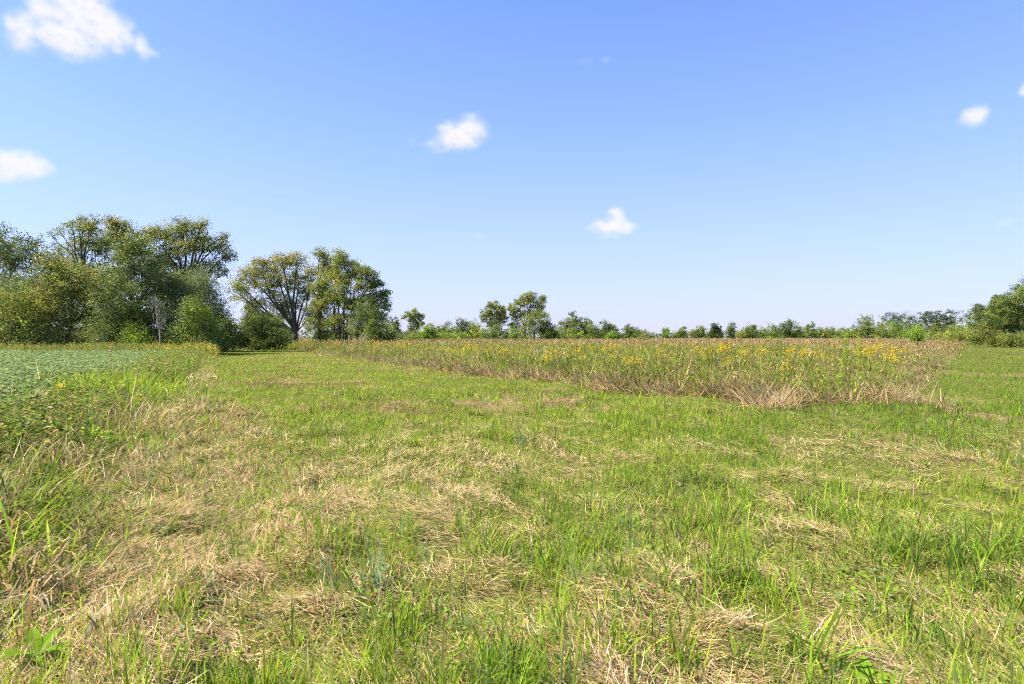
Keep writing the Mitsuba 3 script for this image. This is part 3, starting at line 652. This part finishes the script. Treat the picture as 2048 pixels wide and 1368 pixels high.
def clover():
    r = np.random.default_rng(64)
    M = Mesh()
    x, y = spread(r, 26000, 1.75, 22)
    keep = mown_mask(x, y) & (meshkit.fbm(np.stack([x * 1.4, y * 1.4, x * 0 + 3], -1), 3, 27) > .60)
    x, y = x[keep], y[keep]
    n = len(x)
    a = r.uniform(0, 6.283, n)
    L = r.uniform(.018, .045, n) * (1 + .02 * y)
    leaves(M, on_ground(x, y, r.uniform(.02, .09, n)), np.stack([np.cos(a), np.sin(a), r.normal(.1, .3, n)], -1), unit(r, n) * .45 + [0, 0, 1], L, L * .75, pick(r, n, {GRASS: 3, MID: 3, BLUISH: 2}), bright(r, n, .2), fold=.15)
    scene['ground_weeds'] = M.ply('leaf_material')
    tag('ground_weeds', 'small round-leaved weeds scattered low in the mown grass', 'weeds', kind='stuff')


hay()
turf()
clover()
tufts()


# ------------------------------------------------------------------ the prairie
def prairie():
    r = np.random.default_rng(71)
    M, S = Mesh(), Mesh()
    # body of green and tan stalks and blades, plant by plant
    px_, py_ = spread(r, 27000, 12.2, 210, .98)
    ex, ey = spread(r, 60000, 11.5, 60, .98)            # a denser face of dead stalks along the cut edge
    e_in = prairie_inside(ex, ey)
    face = (e_in > -.1) & (e_in < .75)
    px_, py_ = np.concatenate([px_, ex[face]]), np.concatenate([py_, ey[face]])
    edge_ = np.concatenate([np.zeros(27000), np.ones(face.sum())])
    ins = prairie_inside(px_, py_)
    keep = ins > -.1
    px_, py_, ins, edge_ = px_[keep], py_[keep], np.maximum(ins[keep], 0), edge_[keep]
    k = len(px_)
    far = sstep(18, 60, py_)
    patch = meshkit.fbm(np.stack([px_ * .35, py_ * .35, px_ * 0], -1), 4, 41)
    near_edge = np.exp(-ins / 1.3)
    leftness = sstep(.15, -.3, px_ / py_)
    p_tan = np.where(edge_ > 0, .88, 0) + (edge_ == 0) * np.clip(.20 + .20 * sstep(.0, .4, px_ / py_) + .62 * near_edge + .30 * far * (1 - .5 * leftness), 0, .9)
    dry = r.uniform(size=k) < p_tan
    kind = np.where(dry, r.choice([STRAW, BROWN, PINKISH, OLIVE], k, p=[.30, .40, .16, .14]), r.choice([GRASS, MID, OLIVE, LIME, BLUISH], k, p=[.27, .18, .34, .16, .05]))
    slow = 3.4 + 4.5 * sstep(.40, .62, px_ / py_)
    kind = np.where((edge_ > 0) & dry, r.choice([STRAW, BROWN], k, p=[.68, .32]), kind)
    tall = (.38 + .84 * np.clip((ins + .3) / slow, 0, 1) ** .8) * (1 - .12 * far) * (1.0 + .5 * (patch - .5)) * r.uniform(.62, 1.08, k)
    glow = bright(r, k, .40, .43)
    m_ = np.where(py_ < 32, r.integers(11, 24, k), r.integers(8, 17, k))
    i_ = np.repeat(np.arange(k), m_)
    n = len(i_)
    sp = r.uniform(.06, .2, k) * (1 + .02 * py_)
    x, y = px_[i_] + r.normal(0, 1, n) * sp[i_], py_[i_] + r.normal(0, 1, n) * sp[i_]
    ins = np.maximum(ins[i_], 0)
    near_edge = np.exp(-ins / 1.3)
    tan = dry[i_]
    H = tall[i_] * r.uniform(.6, 1.04, n)
    W = np.maximum(r.uniform(.007, .022, n), .0013 * y)
    col = kind[i_] + np.clip(r.normal(.5, .17, n), .05, .95)
    swap = r.uniform(size=n) < .2
    col[swap] = pick(r, swap.sum(), {GRASS: 2, OLIVE: 3, STRAW: 2, BROWN: 2})
    shine = np.clip(glow[i_] * bright(r, n, .18, 1.0), .15, .95)
    base = on_ground(x, y, -.02)
    # the stalks at the edge are blown over towards the mown path
    az = np.where(r.uniform(size=n) < near_edge * .8, r.normal(2.55, .5, n), r.uniform(0, 6.283, n))
    lean = np.abs(r.normal(.28 + .5 * near_edge * tan, .28, n))
    for m, sg in ((y < 20, 3), ((y >= 20) & (y < 34), 2), (y >= 34, 1)):
        k = m.sum()
        blades(M, base[m], az[m], H[m] * 1.12, W[m], lean[m], np.abs(r.normal(.75, .6, k)) * (1 - .5 * (y[m] > 60)), col[m], shine[m], sg, r=r)
    scene['prairie_grass'] = M.ply('leaf_material')
    tag('prairie_grass', 'unmown prairie of green and tan stalks, waist high beside the path', 'prairie', kind='stuff')
    # leaves on the stalks and seed heads on top
    x, y = spread(r, 150000, 12.4, 230, .98)
    ins = prairie_inside(x, y)
    keep = ins > .15
    x, y, ins = x[keep], y[keep], ins[keep]
    n = len(x)
    far = sstep(22, 70, y)
    right = sstep(-.05, .25, x / y)
    patch = meshkit.fbm(np.stack([x * .35, y * .35, x * 0], -1), 4, 41)
    H = (.36 + .82 * np.clip((ins + .3) / (3.4 + 4.5 * sstep(.40, .62, x / y)), 0, 1) ** .8) * (1 - .12 * far) * (1.0 + .5 * (patch - .5))
    seed = r.uniform(size=n) < .07 + .70 * far * (.35 + .65 * right)
    z = np.where(seed, H * r.uniform(.85, 1.10, n), H * r.uniform(.15, .98, n))
    P = on_ground(x, y) + np.stack([x * 0, x * 0, z], -1)
    al = unit(r, n) * .7 + np.where(seed[:, None], [[0, 0, 1.2]], [[0, 0, .25]])
    L = np.where(seed, r.uniform(.08, .2, n), r.uniform(.08, .18, n)) * (1 + .006 * y)
    W = np.maximum(np.where(seed, .022, .032), .0012 * y) * r.uniform(.7, 1.3, n)
    col = np.where(seed, pick(r, n, {PINKISH: 4, BROWN: 3, STRAW: 1.6, RUST: 1}), pick(r, n, {MID: 2, GRASS: 3, OLIVE: 3, STRAW: .6, BROWN: .7, LIME: .8}))
    leaves(S, P, al, unit(r, n) + [0, 0, .5], L, W, col, bright(r, n, .25))
    scene['prairie_seed_heads'] = S.ply('leaf_material')
    tag('prairie_seed_heads', 'reddish seed heads and small leaves on top of the prairie stalks', 'prairie', kind='stuff')


prairie()


def goldenrod_mesh(seed, kind):
    """One flowering plant about 1.15 m tall: stem and leaves as one mesh, its flower plumes as another."""
    r = np.random.default_rng(seed)
    G, F = Mesh(), Mesh()
    stems = 3 if kind == 'goldenrod' else 2
    for s in range(stems):
        b = np.array([r.normal(0, .08), r.normal(0, .08), 0])
        e = b + np.array([r.normal(0, .14), r.normal(0, .14), r.uniform(.95, 1.15)])
        m = (b + e) / 2 + r.normal(0, .02, 3)
        tube(G, [b, m, e], [.008, .007, .004], 3, OLIVE + .4, .5)
        k = 16
        t = r.uniform(.25, .95, k)
        P = b + (e - b) * t[:, None]
        leaves(G, P, np.stack([r.normal(size=k), r.normal(size=k), r.normal(.15, .2, k)], -1), unit(r, k) * .3 + [0, 0, 1], r.uniform(.07, .13, k), .024, pick(r, k, {GRASS: 3, MID: 3}), bright(r, k))
        k = 34
        if kind == 'goldenrod':
            a = r.uniform(0, 6.283, k)
            t = r.uniform(0, 1, k)
            P = e + np.stack([np.cos(a) * .15 * (1 - t * .8), np.sin(a) * .15 * (1 - t * .8), (t - .35) * .26], -1) * r.uniform(.4, 1.1, (k, 1))
            leaves(F, P, np.stack([np.cos(a), np.sin(a), r.normal(.3, .4, k)], -1), unit(r, k) + [0, 0, .8], r.uniform(.045, .078, k), .042, pick(r, k, {YELLOW: 4, OLIVE: 1}), bright(r, k, .2, .5))
        else:
            P = e + r.normal(0, 1, (k, 3)) * [.10, .10, .035]
            leaves(F, P, unit(r, k), unit(r, k) * .5 + [0, 0, 1], r.uniform(.03, .05, k), .035, pick(r, k, {WHITE: 1}), bright(r, k, .12, .5))
    return G.ply('leaf_material'), F.ply('leaf_material')


GOLD = [goldenrod_mesh(200 + i, 'goldenrod') for i in range(6)]
ASTER = [goldenrod_mesh(300 + i, 'aster') for i in range(4)]


def plant(kind, models, x, y, label, group, cat, r, s=1.0, width=1.0):
    key = name(kind)
    z = float(height(np.array([x]), np.array([y]))[0])
    tw = T().translate([x, y, z - .02]).rotate([0, 0, 1], float(r.uniform(0, 360))).scale([s * width, s * width, s])
    a, b = models[int(r.integers(len(models)))]
    scene[key + '__stem'], scene[key + '__flower_head'] = {**a, 'to_world': tw}, {**b, 'to_world': tw}
    tag(key, label, cat, group)


def flowers():
    r = np.random.default_rng(81)
    singled = [(1260, 17.5, .82, 'bright yellow goldenrod low at the prairie edge right of the photo middle'), (1105, 21.5, .85, 'bright yellow goldenrod by itself above the dry prairie edge, nearest the path in the middle'),
               (1090, 22.0, .7, 'small yellow goldenrod just left of the bright one above the dry prairie edge')]
    for px, D, s, lab in singled:
        p = at(px, D, z=0)
        plant('goldenrod', GOLD, p[0], p[1], lab, None, 'goldenrod', r, s, 1.25)
    clusters = [(1010, 36, 3, 9), (1180, 44, 2.5, 10), (700, 56, 5, 16), (640, 66, 5, 10), (760, 48, 4, 12), (780, 66, 5, 8), (860, 42, 3, 6), (1425, 20, 1.2, 7), (1500, 22, 1.0, 8), (1520, 18.5, .8, 6), (1450, 28, 2, 7), (1590, 24, 1.2, 5),
                (1640, 24, 1.0, 5), (1700, 30, 2.5, 7), (1760, 22, 1, 3), (1800, 30, 2.5, 5), (1905, 40, 2, 5), (1830, 24, .8, 2), (1340, 36, 3, 6), (1380, 23, 1.5, 4), (1310, 30, 2.5, 4), (1060, 25, 1.5, 3), (950, 32, 2.5, 5), (1230, 34, 2.5, 5), (600, 78, 4, 6), (1600, 46, 6, 8), (1450, 55, 8, 8), (1250, 22, 1.2, 3)]
    n = 0
    fr = np.random.default_rng(83)
    for px, D, sp, k in clusters + [(fr.uniform(620, 1880), 20 * 4 ** fr.uniform(), 2, 1) for _ in range(110)]:
        for _ in range((k + 1) // 2 + (k == 1) * 0):
            y = D + r.normal(0, sp * 1.8)
            x = (px - 1024) / FOC * D + r.normal(0, sp)
            if prairie_inside(np.array([x]), np.array([y]))[0] < .6 or n >= 280:
                continue
            n += 1
            where = ('in the left end of the prairie, below the tall tree group' if px < 830 else 'in the middle left of the prairie, below the far trees') if px < 1130 else 'near the right corner of the prairie' if px > 1720 else 'in the near middle of the prairie, behind the dry front edge' if y < 27 else 'far back in the middle of the prairie'
            plant('goldenrod', GOLD, x, y, 'yellow goldenrod in bloom ' + where, 'goldenrods ' + where, 'goldenrod', r, r.uniform(.72, 1.06), r.uniform(.75, 1.1) * (1 + D / 250))
    for _ in range(24):
        px, D = r.uniform(850, 1750), 20 * 4 ** r.uniform()
        x, y = (px - 1024) / FOC * D, D
        if px > 1250 and r.uniform() < .6:
            continue
        if prairie_inside(np.array([x]), np.array([y]))[0] > .8:
            plant('white_wildflower', ASTER, x, y, 'white flat-topped wildflower standing in the prairie', 'white wildflowers across the prairie', 'wildflower', r, r.uniform(.85, 1.02), .8)


flowers()


# ------------------------------------------------------------------ soybeans and weeds on the left
def soy():
    r = np.random.default_rng(91)
    M = Mesh()
    n = 150000
    y = 8.5 * (47 / 8.5) ** r.uniform(size=n)
    x = -r.uniform(.4, 1.15, n) * y - 1
    keep = x < left_edge(y) - 2.7 + r.normal(0, .35, n)
    x, y = x[keep], y[keep]
    n = len(x)
    row = .5 + .5 * np.cos((x + .47 * y) * 2 * math.pi / .76)
    z = (.58 + .07 * row + .14 * (fbm3(x, y, 1.5, 7, 3) - .5)) * (1 - .7 * r.uniform(size=n) ** 2)
    P = on_ground(x, y) + np.stack([x * 0, x * 0, z], -1)
    a = r.uniform(0, 6.283, n)
    al = np.stack([np.cos(a), np.sin(a), r.normal(-.1, .3, n)], -1)
    L = r.uniform(.05, .09, n) * (1 + .014 * y)
    leaves(M, P, al, unit(r, n) * .75 + [0, 0, 1], L, L * .72, pick(r, n, {SOY: 6, MID: 1.5, BLUISH: 1.2}), bright(r, n, .2), fold=.12)
    scene['soybean_field'] = M.ply('leaf_material')
    tag('soybean_field', 'closed canopy of blue-green soybean leaves in the field on the left', 'crop', kind='stuff')


def weeds():
    r = np.random.default_rng(92)
    M = Mesh()
    # strip between the mown path and the soybeans, plant by plant
    k = 11500
    qy = 2.2 * (62 / 2.2) ** r.uniform(size=k)
    qx = left_edge(qy) - r.uniform(-.4, 1, k) * (3.2 + 2.2 * sstep(16, 9, qy))
    d = left_edge(qy) - qx
    keep = (qx > -1.05 * qy - .6) & ((d < 3.1) | (qy < 11))
    qx, qy, d = qx[keep], qy[keep], d[keep]
    k = len(qx)
    patch = meshkit.fbm(np.stack([qx * .9, qy * .9, qx * 0], -1), 3, 51)
    dry = r.uniform(size=k) < .24 + .45 * sstep(.46, .60, patch) * (qy < 14)
    kind = np.where(dry, r.choice([STRAW, BROWN, PINKISH], k, p=[.5, .38, .12]), r.choice([GRASS, MID, OLIVE, LIME, BLUISH], k, p=[.36, .25, .17, .13, .09]))
    tall = (.15 + .52 * sstep(-.5, .7, d)) * r.uniform(.5, 1.35, k) * sstep(1.6, 5, qy) ** .5
    glow = bright(r, k, .25)
    m_ = r.integers(5, 14, k)
    i_ = np.repeat(np.arange(k), m_)
    n = len(i_)
    sp = r.uniform(.03, .11, k) * (1 + .025 * qy)
    x, y = qx[i_] + r.normal(0, 1, n) * sp[i_], qy[i_] + r.normal(0, 1, n) * sp[i_]
    col = kind[i_] + np.clip(r.normal(.5, .17, n), .05, .95)
    W = np.maximum(r.uniform(.005, .016, n), .0013 * y)
    base = on_ground(x, y, -.01)
    H = tall[i_] * r.uniform(.5, 1.0, n)
    shine = np.clip(glow[i_] * bright(r, n, .18, 1.0), .15, .95)
    for m, sg in ((y < 6, 4), ((y >= 6) & (y < 14), 2), (y >= 14, 1)):
        k = m.sum()
        blades(M, base[m], r.uniform(0, 6.283, k), H[m] * 1.3, W[m], np.abs(r.normal(.6, .38, k)), np.abs(r.normal(1.5, .9, k)), col[m], shine[m], sg, r=r)
    # leafy upright stems and curled dead blades that stick out of the mass
    k = 4600
    qy = 3.0 * (45 / 3.0) ** r.uniform(size=k)
    qx = left_edge(qy) - r.uniform(.15, 1, k) * (3.0 + 2.2 * sstep(16, 9, qy))
    keep = meshkit.fbm(np.stack([qx * 1.1, qy * 1.1, qx * 0], -1), 3, 58) > .42
    qx, qy = qx[keep], qy[keep]
    i_ = np.repeat(np.arange(len(qx)), 17)
    n = len(i_)
    t = np.tile(np.linspace(.15, 1, 17), len(qx))
    hh = r.uniform(.3, .68, len(qx)) * sstep(1.6, 5, qy) ** .5
    lx, ly = r.normal(0, .12, len(qx)), r.normal(0, .12, len(qx))
    P = on_ground(qx, qy)[i_] + np.stack([lx[i_] * t, ly[i_] * t, hh[i_] * t], -1)
    a = r.uniform(0, 6.283, n)
    kd = r.choice([GRASS, MID, OLIVE, BROWN, SOY], len(qx), p=[.22, .34, .26, .10, .08])
    lf = r.uniform(.05, .12, len(qx)) * (1 + .012 * qy)
    gl = bright(r, len(qx), .28, .44)
    leaves(M, P, np.stack([np.cos(a), np.sin(a), r.normal(.25, .35, n)], -1), unit(r, n) * .4 + [0, 0, 1], lf[i_] * (1.1 - .4 * t), lf[i_] * r.uniform(.2, .5, len(qx))[i_], kd[i_] + np.clip(r.normal(.5, .17, n), .05, .95), np.clip(gl[i_] * bright(r, n, .15, 1.0), .15, .95))
    n = 5200
    cy = 2.8 * (26 / 2.8) ** r.uniform(size=n)
    cx = left_edge(cy) - r.uniform(-.1, 1, n) * (2.8 + 2.2 * sstep(16, 9, cy))
    keep = meshkit.fbm(np.stack([cx * .9, cy * .9, cx * 0], -1), 3, 51) > .45
    cx, cy = cx[keep], cy[keep]
    n = len(cx)
    blades(M, on_ground(cx, cy, r.uniform(.03, .30, n) * sstep(2, 5, cy)), r.uniform(0, 6.283, n), r.uniform(.18, .42, n), np.maximum(r.uniform(.006, .015, n), .0014 * cy), np.abs(r.normal(.25, .25, n)), r.normal(2.6, .7, n), pick(r, n, {STRAW: 5, BROWN: 2, PINKISH: 1}), bright(r, n, .22, .55), 5, r=r)
    # broad leaves among them
    n = 95000
    y = 2.6 * (60 / 2.6) ** r.uniform(size=n)
    x = left_edge(y) - r.uniform(.2, 1, n) * (3.1 + 2.2 * sstep(16, 9, y))
    keep = ((left_edge(y) - x < 3.1) | (y < 11)) & (meshkit.fbm(np.stack([x * 1.3, y * 1.3, x * 0], -1), 3, 57) > .47)
    x, y = x[keep], y[keep]
    n = len(x)
    z = r.uniform(.05, .72, n) * (.6 + .6 * meshkit.fbm(np.stack([x * .9, y * .9, x * 0], -1), 3, 51)) * sstep(1.6, 5, y) ** .5
    a = r.uniform(0, 6.283, n)
    L = r.uniform(.035, .10, n) * (1 + .012 * y)
    leaves(M, on_ground(x, y) + np.stack([x * 0, x * 0, z], -1), np.stack([np.cos(a), np.sin(a), r.normal(.1, .35, n)], -1), unit(r, n) * .5 + [0, 0, 1], L, L * .5, pick(r, n, {GRASS: 2, MID: 3, OLIVE: 3, SOY: 1, LIME: .3, BROWN: .8, STRAW: .5}), bright(r, n, .24, .45))
    scene['weed_strip'] = M.ply('leaf_material')
    tag('weed_strip', 'unmown strip of mixed weeds and dead grass between the path and the soybeans', 'weeds', kind='stuff')
    # tall margin behind the soybeans
    M = Mesh()
    n = 36000
    x, y = r.uniform(-60, -20, n), r.uniform(45.5, 54, n)
    keep = (x < left_edge(y) + .2)
    x, y = x[keep], y[keep]
    n = len(x)
    patch = meshkit.fbm(np.stack([x * .5, y * .5, x * 0], -1), 3, 61)
    H = (.75 + .7 * patch) * r.uniform(.6, 1.1, n)
    yel = (r.uniform(size=n) < .18 * sstep(-29.5, -27, x))
    col = np.where(yel, pick(r, n, {YELLOW: 1}), pick(r, n, {OLIVE: 4, MID: 3, BROWN: 1.8, GRASS: 2, RUST: .8, STRAW: .7}))
    blades(M, on_ground(x, y), r.uniform(0, 6.283, n), H, .05, np.abs(r.normal(.15, .15, n)), np.abs(r.normal(.3, .3, n)), col, bright(r, n, .22), 1, r=r)
    P = on_ground(x, y) + np.stack([x * 0, x * 0, H * r.uniform(.3, 1.0, n)], -1)
    leaves(M, P, unit(r, n), unit(r, n) + [0, 0, .6], .13, .08, np.where(yel, col, pick(r, n, {OLIVE: 3, MID: 4, BROWN: 1.5, GRASS: 2, RUST: .6})), bright(r, n, .22))
    scene['field_margin'] = M.ply('leaf_material')
    tag('field_margin', 'rough brown and green margin of tall weeds between the soybeans and the wood', 'weeds', kind='stuff')
    # rank growth on the far side of the path, in front of the tall group
    M = Mesh()
    n = 9000
    x, y = r.uniform(-46, -24, n), r.uniform(77, 92, n)
    H = r.uniform(.5, 1.2, n)
    blades(M, on_ground(x, y), r.uniform(0, 6.283, n), H, .09, np.abs(r.normal(.15, .15, n)), .2, pick(r, n, {OLIVE: 3, MID: 3, GRASS: 2, YELLOW: .5, BROWN: 1}), bright(r, n, .22), 1, r=r)
    scene['rank_growth'] = M.ply('leaf_material')
    tag('rank_growth', 'rank green growth under the tall group at the far end of the path', 'weeds', kind='stuff')


soy()
weeds()


# ------------------------------------------------------------------ single plants that stand out
def ground_z(x, y):
    return float(height(np.array([x]), np.array([y]))[0])


def tuft(label, px, py, n, length, width, spread_, weights, lean=.35, droop=.7, seed=1, cat='grass tuft', kind='grass_tuft', segs=4, m=.5):
    """A grass tuft rooted where the photo shows its foot in row py."""
    r = np.random.default_rng(seed)
    D = EYE * FOC / (py - HOR)
    x0 = (px - 1024) / FOC * D
    M = Mesh()
    x, y = x0 + r.normal(0, spread_, n), D + r.normal(0, spread_, n)
    blades(M, on_ground(x, y, -.01), r.uniform(0, 6.283, n), length * r.uniform(.5, 1.15, n), width * r.uniform(.7, 1.3, n), np.abs(r.normal(lean, .22, n)), np.abs(r.normal(droop, .45, n)), pick(r, n, weights), bright(r, n, .18, m), segs, r=r)
    key = name(kind)
    scene[key] = M.ply('leaf_material')
    tag(key, label, cat)


tuft('blue-green tuft of broad arching blades in the near hay, left of the middle', 735, 1195, 42, .36, .010, .09, {BLUISH: 3, GRASS: 1}, .3, .6, 3)
tuft('dark green spreading tuft right of the middle of the path', 1395, 985, 260, .26, .008, .20, {MID: 3, DARK: 2, BLUISH: 1}, .6, .8, 4)
tuft('green spreading tuft of long blades at the right, below the dark tuft', 1660, 1035, 150, .36, .008, .16, {GRASS: 3, MID: 2}, .5, .8, 5)
tuft('dark grassy clump at the right edge in the lower half of the photo', 1985, 1110, 190, .34, .008, .22, {MID: 3, GRASS: 2, DARK: 1}, .55, .9, 6)
tuft('big bright yellow-green clump of tall grass in the weeds beside the soybeans', 215, 822, 1900, .92, .022, .55, {LIME: 4, GRASS: 3}, .45, .8, 7, m=.46)
tuft('smaller bright yellow-green clump of tall grass right of the big one', 285, 815, 420, .78, .020, .35, {LIME: 3, GRASS: 3}, .35, .7, 8, m=.46)
tuft('pale tuft of dead grass leaning over beside the weeds, left of the path', 385, 830, 170, .6, .012, .28, {STRAW: 3, BROWN: 1.5, OLIVE: 1}, .6, .5, 9)
tuft('pale dry seed-headed tuft alone in the green path on the right', 1890, 835, 46, .52, .020, .09, {STRAW: 3, BROWN: 1.5, PINKISH: 1}, .3, .7, 10)
tuft('green tuft at the foot of the dry prairie edge left of the middle', 1085, 755, 240, .62, .022, .42, {GRASS: 4, MID: 2}, .3, .5, 11)
tuft('broad-bladed grass plant arching over the near right foreground', 1640, 1330, 26, .40, .016, .07, {GRASS: 4, LIME: 1}, .5, .8, 12)
tuft('pale arching dead grass at the left, over the near straw', 262, 1005, 34, .55, .008, .10, {STRAW: 3, BROWN: 1, BLUISH: 1}, .35, .9, 13)
tuft('dry curled grass clump at the right end of the prairie corner', 1790, 812, 240, .75, .014, .35, {STRAW: 3, BROWN: 3, OLIVE: 1}, .45, .9, 14)
tuft('pale straw fan leaning out of the prairie corner', 1545, 822, 220, .75, .013, .28, {STRAW: 4, BROWN: 2}, .75, .3, 15)


def broad_leaf(M, root, az, pitch, length, width, col, br, r, lobes=0):
    """One large leaf with a midrib, an arched blade and (for lobes > 0) a toothed edge."""
    k = 12
    t = np.linspace(0, 1, k)
    h = np.array([math.cos(az), math.sin(az), 0])
    s = np.array([-math.sin(az), math.cos(az), 0])
    ang = pitch - 1.1 * t * .8
    step = length / (k - 1)
    mid = root + np.cumsum(np.cos(ang)[:, None] * h * step + np.sin(ang)[:, None] * np.array([0, 0, 1]) * step, 0)
    w = width / 2 * np.sin(math.pi * np.clip(t * .94 + .05, 0, 1) ** .75)
    if lobes:
        w = w * (.68 + .55 * (np.arange(k) % 2))
    up = np.array([0, 0, .28])
    v = np.concatenate([np.stack([mid[i] - s * w[i] + up * w[i] + h * (.25 * w[i] if lobes and i % 2 else 0), mid[i], mid[i] + s * w[i] + up * w[i] + h * (.25 * w[i] if lobes and i % 2 else 0)]) for i in range(k)])
    f = []
    for i in range(k - 1):
        for j in (0, 1):
            a = i * 3 + j
            f += [(a, a + 1, a + 4), (a, a + 4, a + 3)]
    M.add(v[None], f, np.array([col]), np.array([br]))


def broad_plant(label, px, py, n, length, width, col, seed, kind, cat, lobes=0, pitch=.7, rise=.0, azs=None):
    r = np.random.default_rng(seed)
    D = EYE * FOC / (py - HOR)
    x = (px - 1024) / FOC * D
    root = np.array([x, D, ground_z(x, D)])
    key = name(kind)
    S = Mesh()
    tube(S, [root - [0, 0, .02], root + [0, 0, rise + .02]], [.005, .004], 5, GRASS + .5)
    scene[key + '__stem'] = S.ply('wood_material')
    for i in range(n):
        M = Mesh()
        a = azs[i] if azs else i * 2.4 + r.normal(0, .2)
        broad_leaf(M, root + np.array([0, 0, rise * r.uniform(.6, 1)]), a, pitch + r.normal(0, .15), length * r.uniform(.75, 1.15), width, col + r.uniform(.3, .6), r.uniform(.42, .55), r, lobes)
        scene[key + '__leaf' + (f'_{i:03d}' if i else '')] = M.ply('leaf_material')
    tag(key, label, cat)


broad_plant('broad-leaved green weed in the bottom left corner', 70, 1372, 7, .17, .058, GRASS, 5, 'broadleaf_weed', 'weed', pitch=.8, rise=.06)
broad_plant('lobed pale green leaf rosette cut by the bottom edge, right of the middle', 1735, 1390, 6, .17, .075, GRASS, 6, 'leaf_rosette', 'weed', lobes=1, pitch=.9, azs=[1.2, 2.3, .2, 3.4, 4.6, 5.6])
broad_plant('small lobed leaf rosette in the hay at the right', 1712, 1150, 5, .13, .045, GRASS, 7, 'leaf_rosette', 'weed', lobes=1, pitch=.5)
broad_plant('small round-leaved weed in the grass right of the middle', 1475, 1028, 6, .09, .06, BLUISH, 8, 'broadleaf_weed', 'weed', pitch=.6, rise=.03)
broad_plant('large-leaved dark weed low in the shade of the weeds at the left', 95, 985, 9, .17, .07, MID, 9, 'broadleaf_weed', 'weed', pitch=.6, rise=.16)


def leafy_stem(label, px, py, top, kind, cat, seed, weights, lean=0.0, n=70, L=.10, W=.022, bushy=.0, D=None, tops=None):
    """An upright leafy plant: foot in row py (or at distance D), tip in row top."""
    r = np.random.default_rng(seed)
    D = D or EYE * FOC / (py - HOR)
    x = (px - 1024) / FOC * D
    z0 = ground_z(x, D)
    z1 = EYE + (HOR - top) / FOC * D
    b, e = np.array([x, D, z0]), np.array([x + lean, D, z1])
    key = name(kind)
    S, G = Mesh(), Mesh()
    m = (b + e) / 2 + np.array([lean * -.2, 0, 0])
    tube(S, [b, m, e], [.006, .005, .003], 5, OLIVE + .6, .5)
    t = r.uniform(.12, 1.0, n) ** .8
    P = b + (e - b) * t[:, None]
    a = r.uniform(0, 6.283, n)
    al = np.stack([np.cos(a), np.sin(a), r.normal(.35, .25, n)], -1)
    out = bushy * (1.1 - t)[:, None] * r.uniform(.2, 1, (n, 1))
    leaves(G, P + al * out, al, unit(r, n) * .3 + [0, 0, 1], L * r.uniform(.7, 1.2, n), W, pick(r, n, weights), bright(r, n, .15))
    if tops:
        k = 26
        leaves(G, e + r.normal(0, .035, (k, 3)), unit(r, k) + [0, 0, .6], unit(r, k), .05, .03, pick(r, k, tops), bright(r, k, .15, .55))
    scene[key + '__stem'], scene[key + '__leaves'] = S.ply('wood_material'), G.ply('leaf_material')
    tag(key, label, cat)


leafy_stem('tall feathery green plant standing clear above the prairie right of its middle', 1560, None, 675, 'tall_weed', 'weed', 21, {GRASS: 3, MID: 3}, D=19, n=90, L=.2, W=.03, bushy=.06)
leafy_stem('tallest leafy green plant standing up from the prairie on the right', 1691, None, 668, 'tall_weed', 'weed', 22, {GRASS: 3, LIME: 1.5}, D=20, n=120, L=.18, W=.04, bushy=.05)
leafy_stem('yellow-green leafy plant just right of the tallest leafy one in the prairie', 1718, None, 682, 'tall_weed', 'weed', 23, {LIME: 2, GRASS: 2}, D=19.5, n=90, L=.16, W=.035, bushy=.05)
leafy_stem('upright green leafy weed with a whorled tip among the weeds at the left', 190, 985, 862, 'leafy_weed', 'weed', 24, {GRASS: 3, MID: 2}, n=80, L=.11, W=.016, bushy=.02, tops={LIME: 1})
leafy_stem('shorter green leafy weed right of the whorled one', 222, 990, 876, 'leafy_weed', 'weed', 25, {GRASS: 2, MID: 3}, n=70, L=.09, W=.014, bushy=.02, tops={GRASS: 1})
leafy_stem('green leafy weed with a bright tip near the left edge', 30, 960, 882, 'leafy_weed', 'weed', 26, {GRASS: 3, BLUISH: 1}, n=70, L=.12, W=.016, bushy=.03, tops={LIME: 1})
leafy_stem('thin dark-stemmed weed with one bright leaf at the edge of the near straw', 265, 945, 850, 'leafy_weed', 'weed', 27, {LIME: 1, GRASS: 1}, n=7, L=.16, W=.018)
leafy_stem('thin dry brown stalk standing above the weeds in front of the bright clump', 218, 850, 700, 'dry_stalk', 'stalk', 31, {BROWN: 3, STRAW: 1, PINKISH: 1}, n=40, L=.06, W=.014, lean=.05)
leafy_stem('dry leaning stalk right of the bright grass clump', 262, 850, 735, 'dry_stalk', 'stalk', 32, {BROWN: 3, STRAW: 2}, n=16, L=.08, W=.012, lean=.15)
leafy_stem('short dry brown stalk with curled leaves at the left of the path', 240, 835, 770, 'dry_stalk', 'stalk', 33, {BROWN: 3, STRAW: 2}, n=26, L=.10, W=.02)
leafy_stem('yellow-flowered little weed among the weeds left of the path', 281, 850, 794, 'flowering_weed', 'weed', 34, {MID: 2, GRASS: 2}, n=26, L=.06, W=.015, tops={YELLOW: 1})
leafy_stem('yellow-flowered weed farther left in the weeds', 122, 850, 774, 'flowering_weed', 'weed', 35, {MID: 2, OLIVE: 2}, n=40, L=.07, W=.02, bushy=.05, tops={YELLOW: 1})
